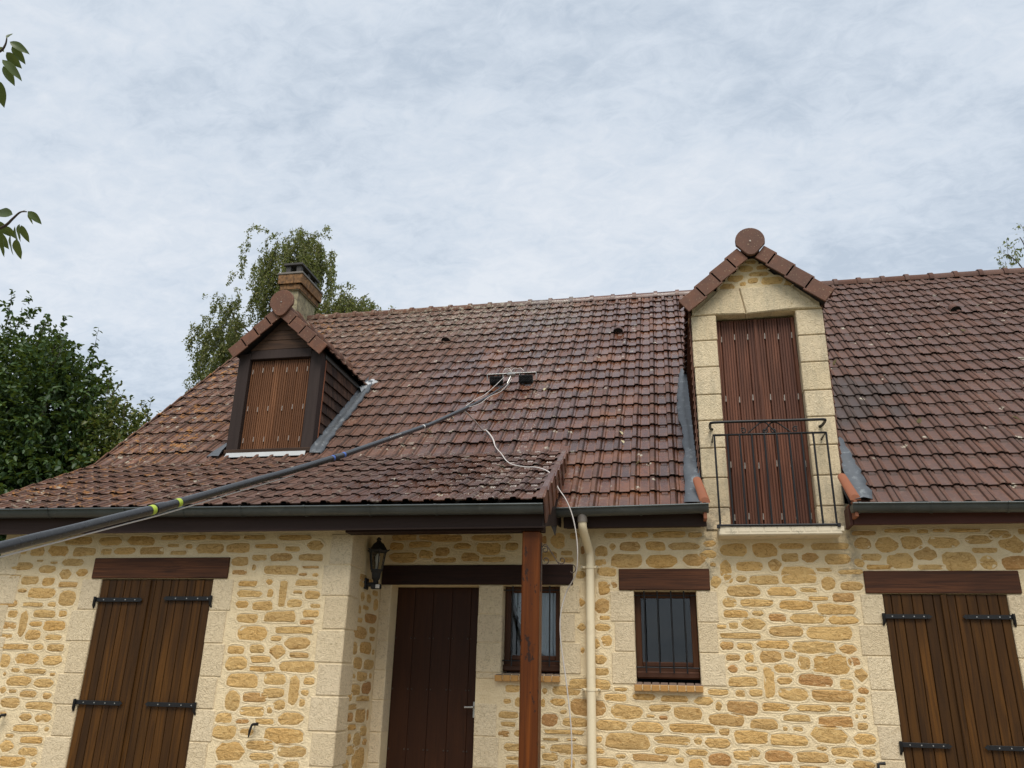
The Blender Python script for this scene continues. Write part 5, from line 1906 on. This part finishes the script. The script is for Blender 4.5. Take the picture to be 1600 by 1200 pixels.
# fallen leaves lying on the tiles
spots = [(-0.57, 0.87), (-0.54, 0.69), (2.87, 0.88), (2.33, 2.29), (4.30, 3.0), (3.90, 0.88), (-2.9, 1.37), (-0.35, 0.30), (-3.1, 1.05), (-1.7, 1.95)]
leaf_me = bpy.data.meshes.new('fallen_leaf')
lv = [(0, -0.045, 0), (0.018, -0.02, 0.008), (0.024, 0.01, 0.012), (0.010, 0.038, 0.006), (0, 0.052, 0.0), (-0.010, 0.038, 0.006), (-0.024, 0.01, 0.012), (-0.018, -0.02, 0.008), (0, 0, 0.0)]
leaf_me.from_pydata(lv, [], [(i, (i + 1) % 8, 8) for i in range(8)])
leaf_me.materials.append(MAT['leaf_dry'])
leaf_labels = ['pale dry leaf on the wet tiles left of the tall dormer, upper of a pair', 'pale dry leaf on the wet tiles left of the tall dormer, lower of a pair', 'pale dry leaf on the dark tiles low on the right slope',
               'pale dry leaf close beside the right cheek of the tall dormer', 'pale dry leaf high on the right slope near the vent hood', 'pale dry leaf at the right edge of the picture on the roof',
               'pale dry leaf on the tiles just left of the upper pole', 'pale dry leaf near the gutter above the downpipe', 'pale dry leaf on the tiles left of the place where the hose starts', 'pale dry leaf below the right roller of the brush']
for (x, y), lab in zip(spots, leaf_labels):
    o = link('fallen_leaf', leaf_me, Vector((x, y, roof_z(y))) + Vector((0, -sin(TH), cos(TH))) * 0.045)
    o.rotation_euler = (TH, random.uniform(-0.2, 0.2), random.uniform(0, 6))
    s = random.uniform(0.8, 1.25)
    o.scale = (s, s, s)
    tag(o, lab, 'leaf', 'fallen leaves on the roof')


# ------------------------------------------------------------------ trees
def leaves_mesh(name, P, D, N, L, W, mat, parent, kind=None):
    """P base points, D leaf directions, N normals, L lengths, W widths: one folded blade each"""
    P, D, N = np.asarray(P), np.asarray(D), np.asarray(N)
    D = D / np.linalg.norm(D, axis=1, keepdims=True)
    S = np.cross(D, N)
    S /= np.linalg.norm(S, axis=1, keepdims=True) + 1e-9
    U = np.cross(S, D)
    L, W = np.asarray(L)[:, None], np.asarray(W)[:, None]
    n = len(P)
    V = np.empty((n, 6, 3))
    V[:, 0] = P
    V[:, 1] = P + D * L * 0.38 + S * W * 0.5 + U * W * 0.16
    V[:, 2] = P + D * L * 0.72 + S * W * 0.36 + U * W * 0.10
    V[:, 3] = P + D * L - U * L * 0.08
    V[:, 4] = P + D * L * 0.72 - S * W * 0.36 + U * W * 0.10
    V[:, 5] = P + D * L * 0.38 - S * W * 0.5 + U * W * 0.16
    o = V.reshape(-1, 3).mean(0)
    V = V - o
    me = bpy.data.meshes.new(name)
    me.vertices.add(n * 6)
    me.vertices.foreach_set('co', V.reshape(-1).astype(np.float32))
    loops = (np.arange(n)[:, None] * 6 + np.array([0, 1, 2, 3, 0, 3, 4, 5])[None, :]).reshape(-1)
    me.loops.add(n * 8)
    me.loops.foreach_set('vertex_index', loops.astype(np.int32))
    me.polygons.add(n * 2)
    me.polygons.foreach_set('loop_start', (np.arange(n * 2) * 4).astype(np.int32))
    me.update(calc_edges=True)
    me.validate()
    me.materials.append(MAT[mat])
    return link(name, me, Vector(o.tolist()), parent, kind)


def unit(v):
    return v / (np.linalg.norm(v) + 1e-9)


def twig_leaves(p, d, length, nleaf, lsize, droop, acc, spread=0.9, twigs=None, jit=0.0):
    """leaves set along one twig that starts at p and runs along d"""
    d = unit(d)
    pts = [p]
    for i in range(5):
        d = unit(d + np.array([0, 0, -droop]) * 0.2 + rng.normal(0, 0.10, 3))
        pts.append(pts[-1] + d * length / 5)
    if twigs is not None:
        twigs.append(pts)
    for i in range(nleaf):
        t = rng.uniform(0.08, 1.0) * 5
        k = min(int(t), 4)
        q = pts[k] + (pts[k + 1] - pts[k]) * (t - k)
        dd_ = unit(unit(pts[k + 1] - pts[k]) * 0.6 + rng.normal(0, spread, 3) + np.array([0, 0, -0.25 - droop * 0.5]))
        nn_ = unit(np.array([0, -0.1, 1.0]) + rng.normal(0, 0.55, 3))
        l = lsize * rng.uniform(0.65, 1.25)
        acc.append((q + rng.normal(0, jit, 3), dd_, nn_, l, l * rng.uniform(0.48, 0.62)))


def flush(acc, name, mat, parent):
    P, D, N, L, W = zip(*acc)
    return leaves_mesh(name, P, D, N, L, W, mat, parent)


def limb(mb, a, b, r0, r1, wig=0.25, n=6):
    a, b = Vector(a), Vector(b)
    pts, rs = [], []
    for i in range(n + 1):
        t = i / n
        p = a.lerp(b, t) + Vector((random.uniform(-wig, wig), random.uniform(-wig, wig), random.uniform(-wig, wig) * 0.5)) * (sin(pi * t))
        pts.append(p)
        rs.append(r0 + (r1 - r0) * t)
    mb.tube(smooth_path(pts, 2), [rs[0] + (rs[-1] - rs[0]) * i / (len(pts) * 2 - 2) for i in range(len(pts) * 2 - 1)], 8)


def broad_tree(label, base, blobs, mat, n_twigs, lsize, sprouts, name='hedge_tree'):
    """blobs: (centre, radii); twigs start inside the crown and point outwards, denser near its skin"""
    t = thing(name, base, label, 'tree')
    tr = MB()
    top = np.mean([b[0] for b in blobs], axis=0)
    limb(tr, base, (base[0], base[1], base[2] + 0.55 * (top[2] - base[2])), 0.20, 0.13, 0.1)
    for b in blobs:
        limb(tr, (base[0], base[1], base[2] + random.uniform(0.25, 0.55) * (top[2] - base[2])), (b[0][0], b[0][1], b[0][2] + b[1][2] * 0.4), 0.10, 0.03, 0.3)
    tr.build('trunk', 'bark', t)
    acc = []
    tw = []
    wts = np.array([b[1][0] * b[1][2] for b in blobs])
    wts = wts / wts.sum()
    for i in range(n_twigs):
        c, r = blobs[rng.choice(len(blobs), p=wts)]
        c, r = np.array(c), np.array(r)
        v = unit(rng.normal(0, 1, 3))
        lump = 1 + 0.13 * sin(v[0] * 7 + c[0]) * sin(v[2] * 6 + c[2]) + 0.08 * sin(v[0] * 17 + v[2] * 13)
        rad = (0.52 + 0.48 * rng.random() ** 0.6) * lump
        p = c + v * r * rad
        d = v * np.array([1, 1, 0.8]) + np.array([0, 0, 0.35]) + rng.normal(0, 0.35, 3)
        twig_leaves(p - unit(d) * 0.25, d, rng.uniform(0.35, 0.75), 13, lsize, 0.35, acc)
    for (p, d, ln) in sprouts:
        twig_leaves(np.array(p), np.array(d), ln, int(20 * ln) + 4, lsize * 0.95, 0.15, acc, 0.8, tw)
    flush(acc, 'crown', mat, t)
    if tw:
        tm = MB()
        for pts in tw:
            tm.tube([Vector(p.tolist()) for p in pts], [0.012, 0.010, 0.008, 0.006, 0.004, 0.003], 5)
        tm.build('twigs', 'twig', t, kind='stuff')
    return t


def sprout_list(pts, y, ln, up=1.0):
    return [((x, y + rng.uniform(-1.2, 0.6), z), (rng.uniform(-0.1, 0.5), rng.uniform(-0.3, 0.3), up), ln * rng.uniform(0.7, 1.3)) for (x, z) in pts]


broad_tree('dense dark green tree at the left edge, taller than the eaves', (-17.6, 9.2, 0),
           [((-18.0, 9.2, 8.5), (1.8, 1.8, 2.3)), ((-16.1, 8.6, 7.3), (1.75, 1.7, 2.5)), ((-17.2, 8.4, 5.2), (2.2, 1.8, 2.4)), ((-15.4, 8.2, 5.0), (1.9, 1.6, 2.0)), ((-19.3, 9.6, 6.5), (2.0, 2.0, 3.0)), ((-16.0, 8.4, 3.6), (2.6, 1.8, 2.2))],
           'leaf_dark', 7600, 0.155, sprout_list([(-17.7, 10.3), (-17.4, 10.2), (-16.7, 9.6), (-16.2, 9.5), (-15.8, 9.5), (-15.5, 9.1), (-15.2, 8.6), (-15.0, 8.2), (-18.2, 10.4), (-16.4, 9.7), (-15.7, 9.3)], 8.6, 0.85))
broad_tree('yellowish green tree between the dark tree and the roof edge', (-13.9, 9.0, 0),
           [((-14.0, 8.8, 7.0), (0.75, 0.8, 1.2)), ((-13.1, 8.9, 6.6), (0.75, 0.8, 1.0)), ((-13.6, 8.6, 5.5), (1.3, 1.0, 1.6)), ((-12.6, 9.0, 6.5), (0.7, 0.7, 0.8)), ((-13.0, 8.6, 4.6), (1.5, 1.2, 1.4)), ((-14.4, 8.8, 4.4), (1.5, 1.2, 1.6)), ((-12.0, 9.2, 5.4), (1.2, 1.0, 1.4))],
           'leaf_yellow', 2600, 0.125, sprout_list([(-14.2, 8.0), (-13.9, 8.1), (-13.4, 7.5), (-13.0, 7.4), (-12.6, 6.9), (-12.3, 6.8), (-13.7, 8.0), (-12.0, 6.7)], 8.8, 0.65))


def birch(label, base, top, limbs, strands, mat='leaf_birch', lsize=0.085, seed_y=0.9, per=46, dens=1.0):
    t = thing('birch_tree', base, label, 'tree')
    tr = MB()
    limb(tr, base, top, 0.19, 0.025, 0.25, 8)
    tr.build('trunk', 'birch_bark', t)
    bm_ = MB()
    for (a, b, r) in limbs:
        limb(bm_, a, b, r, 0.010, 0.15, 5)
    bm_.build('branches', 'twig', t)
    acc, tw = [], []
    for (x, z, ln, k) in strands:
        for i in range(int(k * dens)):
            y = base[1] + rng.normal(0, seed_y)
            p = np.array([x + rng.normal(0, 0.20), y, z + rng.normal(0, 0.18)])
            L_s = ln * rng.uniform(0.55, 1.15)
            d = np.array([rng.normal(0, 0.30), rng.normal(0, 0.25), -1.0])
            if rng.random() < 0.22:
                d = np.array([rng.normal(0, 0.6), rng.normal(0, 0.6), 0.15])
                L_s *= 0.35
            twig_leaves(p, d, L_s, max(6, int(per * L_s)), lsize, 0.9, acc, 1.0, tw, 0.045)
    flush(acc, 'crown', mat, t)
    tm = MB()
    for pts in tw:
        tm.tube([Vector(p.tolist()) for p in pts], [0.006, 0.005, 0.004, 0.003, 0.003, 0.002], 4, cap=False)
    tm.build('twigs', 'twig', t, kind='stuff')
    return t


st = []
# tall hanging curtain in the middle
for (x, z, ln, k) in [(-11.95, 15.95, 1.3, 6), (-11.55, 16.0, 1.5, 7), (-11.15, 15.8, 1.9, 8), (-10.85, 15.3, 2.2, 7), (-12.4, 15.75, 1.5, 7), (-12.75, 15.6, 1.2, 5), (-11.4, 15.3, 1.8, 8), (-10.95, 14.4, 1.9, 7), (-11.3, 14.3, 1.6, 6), (-12.1, 15.1, 1.3, 6),
                      (-13.4, 15.0, 1.2, 5), (-13.0, 14.9, 1.6, 6), (-13.15, 14.0, 1.5, 6), (-12.6, 14.5, 1.4, 5), (-12.0, 14.0, 1.4, 5), (-12.9, 13.2, 1.2, 5),
                      # left lobe
                      (-14.2, 13.6, 0.8, 5), (-14.5, 13.3, 0.9, 6), (-14.7, 12.8, 1.1, 7), (-15.0, 12.5, 1.1, 7), (-15.3, 12.2, 1.2, 6), (-15.45, 11.6, 1.0, 5), (-14.5, 12.5, 1.2, 7), (-14.1, 12.9, 1.2, 7), (-14.3, 11.8, 1.3, 7), (-14.8, 11.6, 1.1, 6), (-15.1, 11.1, 1.0, 5), (-13.8, 12.3, 1.3, 6), (-14.2, 11.0, 1.2, 6), (-14.9, 10.6, 0.9, 4), (-13.5, 11.6, 1.3, 6),
                      # right lobe
                      (-10.6, 13.1, 1.0, 6), (-10.2, 13.0, 1.0, 6), (-9.8, 13.15, 0.9, 7), (-9.45, 13.25, 0.8, 7), (-9.2, 13.15, 0.7, 6), (-9.0, 12.9, 0.6, 5), (-9.5, 12.6, 0.9, 7), (-10.0, 12.5, 1.0, 7), (-10.4, 12.3, 1.1, 6), (-8.9, 12.6, 0.5, 5), (-9.3, 12.9, 0.7, 8), (-9.8, 12.8, 0.8, 8), (-8.6, 12.9, 0.5, 6), (-9.1, 12.4, 0.6, 7), (-10.9, 12.6, 1.3, 6), (-11.6, 12.8, 1.2, 5)]:
    st.append((-11.7 + (x + 11.7) * 0.86, 10.6 + (z - 10.6) * 0.90 - 0.1, ln, k + (3 if z > 14 or x > -10.7 else 1)))
birch('weeping birch rising behind the chimney with long hanging twigs', (-12.2, 13.0, 0), (-11.7, 13.1, 15.0),
      [((-12.0, 13.0, 10.5), (-14.0, 12.8, 12.9), 0.05), ((-11.9, 13.0, 11.5), (-13.2, 13.2, 14.9), 0.05), ((-11.8, 13.0, 11.2), (-9.3, 13.2, 13.2), 0.05), ((-11.8, 13.0, 13.0), (-11.1, 13.1, 14.8), 0.04), ((-12.0, 13.0, 9.8), (-14.8, 13.2, 11.7), 0.04), ((-11.9, 13, 12.5), (-12.5, 12.6, 14.8), 0.035)], st, per=90, lsize=0.085, dens=1.65, seed_y=0.45)
birch('birch with a few bare arching twigs above the ridge at the right edge', (9.35, 11.0, 0), (9.2, 11.0, 12.6),
      [((9.3, 11, 10.8), (8.6, 11.1, 11.9), 0.02), ((9.3, 11, 10.9), (8.2, 11.0, 11.32), 0.014), ((9.25, 11, 11.2), (8.95, 11, 12.3), 0.018)],
      [(8.72, 11.95, 0.25, 3), (8.55, 11.85, 0.4, 4), (8.42, 11.75, 0.3, 2), (8.95, 12.3, 0.45, 4), (9.1, 12.1, 0.5, 4), (9.3, 12.4, 0.7, 5), (9.0, 11.9, 0.4, 2)], seed_y=0.2, per=34)

# ------------------------------------------------------------------ cherry branches close by
ct = thing('cherry_tree', (-5.2, -6.6, 0), 'cherry tree at the left edge with two leafy branch tips against the sky', 'tree')
m = MB()
limb(m, (-5.2, -6.6, 0), (-5.1, -6.6, 3.6), 0.13, 0.07, 0.06)
limb(m, (-5.12, -6.6, 2.6), (-4.3, -6.55, 4.3), 0.05, 0.025, 0.06)
limb(m, (-5.12, -6.6, 2.2), (-4.2, -6.4, 3.6), 0.05, 0.022, 0.06)
m.build('trunk', 'bark', ct)
cl = bpy.data.meshes.new('cherry_leaf')
v, f = [], []
ns = 9
for i in range(ns + 1):
    t = i / ns
    w = 0.245 * (sin(pi * min(1, t * 1.02) ** 0.85) ** 0.8) * (1 - 0.25 * t) if 0 < t < 1 else 0.0
    zc = -0.10 * t * t
    for s in (-1, -0.5, 0, 0.5, 1):
        v.append((s * w, t, zc + 0.30 * abs(s) * w + 0.012 * sin(t * 44) * abs(s)))
for i in range(ns):
    for k in range(4):
        a = i * 5 + k
        f.append((a, a + 1, a + 6, a + 5))
cl.from_pydata(v, [], f)
cl.materials.append(MAT['leaf_cherry'])
for p in cl.polygons:
    p.use_smooth = True


def cherry_branch(path, leaves):
    b = MB()
    n = len(path)
    b.tube(smooth_path(path, 5), [0.010 - 0.0075 * i / ((n - 1) * 5) for i in range((n - 1) * 5 + 1)], 7)
    br_ = b.build('branch', 'twig', ct)
    for (base, tip, roll, wide) in leaves:
        base, tip = Vector(base), Vector(tip)
        d = tip - base
        L = d.length
        y = d.normalized()
        ref = Vector((0, -1, 0.25))
        z = (ref - y * ref.dot(y)).normalized()
        z = Matrix.Rotation(roll, 3, y) @ z
        x = y.cross(z)
        mt = Matrix(((x.x * L * wide, y.x * L, z.x * L, base.x), (x.y * L * wide, y.y * L, z.y * L, base.y), (x.z * L * wide, y.z * L, z.z * L, base.z), (0, 0, 0, 1)))
        link('leaf', cl, base, br_, mat=mt)


cherry_branch([(-4.179, -6.689, 4.146), (-2.993, -6.555, 3.916), (-2.776, -6.529, 3.964), (-2.722, -6.521, 3.974), (-2.699, -6.526, 4.0), (-2.691, -6.535, 4.027)],
              [((-2.664, -6.54, 3.998), (-2.605, -6.487, 3.975), 0.05, 1.08), ((-2.672, -6.518, 3.994), (-2.64, -6.461, 3.946), -0.21, 1.0), ((-2.719, -6.495, 3.992), (-2.682, -6.438, 3.948), 0.39, 1.16), ((-2.659, -6.553, 3.89), (-2.602, -6.487, 3.832), -0.37, 0.88), ((-2.775, -6.444, 3.971), (-2.752, -6.384, 3.912), -0.45, 0.98), ((-2.681, -6.527, 3.81), (-2.687, -6.462, 3.721), -0.47, 0.98), ((-2.677, -6.548, 4.012), (-2.673, -6.532, 4.057), 0.15, 0.91), ((-2.745, -6.508, 4.013), (-2.754, -6.478, 4.016), 0.18, 1.04), ((-2.727, -6.516, 3.899), (-2.772, -6.474, 3.852), -0.48, 1.02), ])
cherry_branch([(-4.227, -6.33, 3.175), (-3.03, -6.278, 3.165), (-2.812, -6.264, 3.247), (-2.739, -6.259, 3.274), (-2.702, -6.263, 3.305), (-2.669, -6.267, 3.331), (-2.642, -6.262, 3.334)],
              [((-2.646, -6.32, 3.284), (-2.748, -6.319, 3.311), -0.24, 0.97), ((-2.622, -6.277, 3.325), (-2.587, -6.224, 3.291), -0.22, 1.08), ((-2.656, -6.238, 3.348), (-2.668, -6.194, 3.312), -0.06, 0.86), ((-2.619, -6.301, 3.247), (-2.65, -6.253, 3.191), 0.04, 1.11), ((-2.574, -6.335, 3.217), (-2.57, -6.281, 3.163), -0.19, 0.89), ((-2.674, -6.245, 3.214), (-2.689, -6.189, 3.145), -0.11, 1.17), ((-2.757, -6.192, 3.317), (-2.772, -6.133, 3.24), 0.48, 1.07), ((-2.738, -6.219, 3.256), (-2.764, -6.166, 3.186), 0.4, 1.14), ((-2.73, -6.258, 3.217), (-2.76, -6.207, 3.152), -0.12, 0.84), ((-2.798, -6.252, 3.31), (-2.762, -6.194, 3.262), 0.15, 1.02), ((-2.81, -6.185, 3.326), (-2.795, -6.135, 3.289), -0.14, 0.89), ((-2.84, -6.202, 3.297), (-2.813, -6.14, 3.235), -0.09, 0.99), ((-2.697, -6.244, 3.343), (-2.693, -6.223, 3.377), -0.23, 0.92), ])
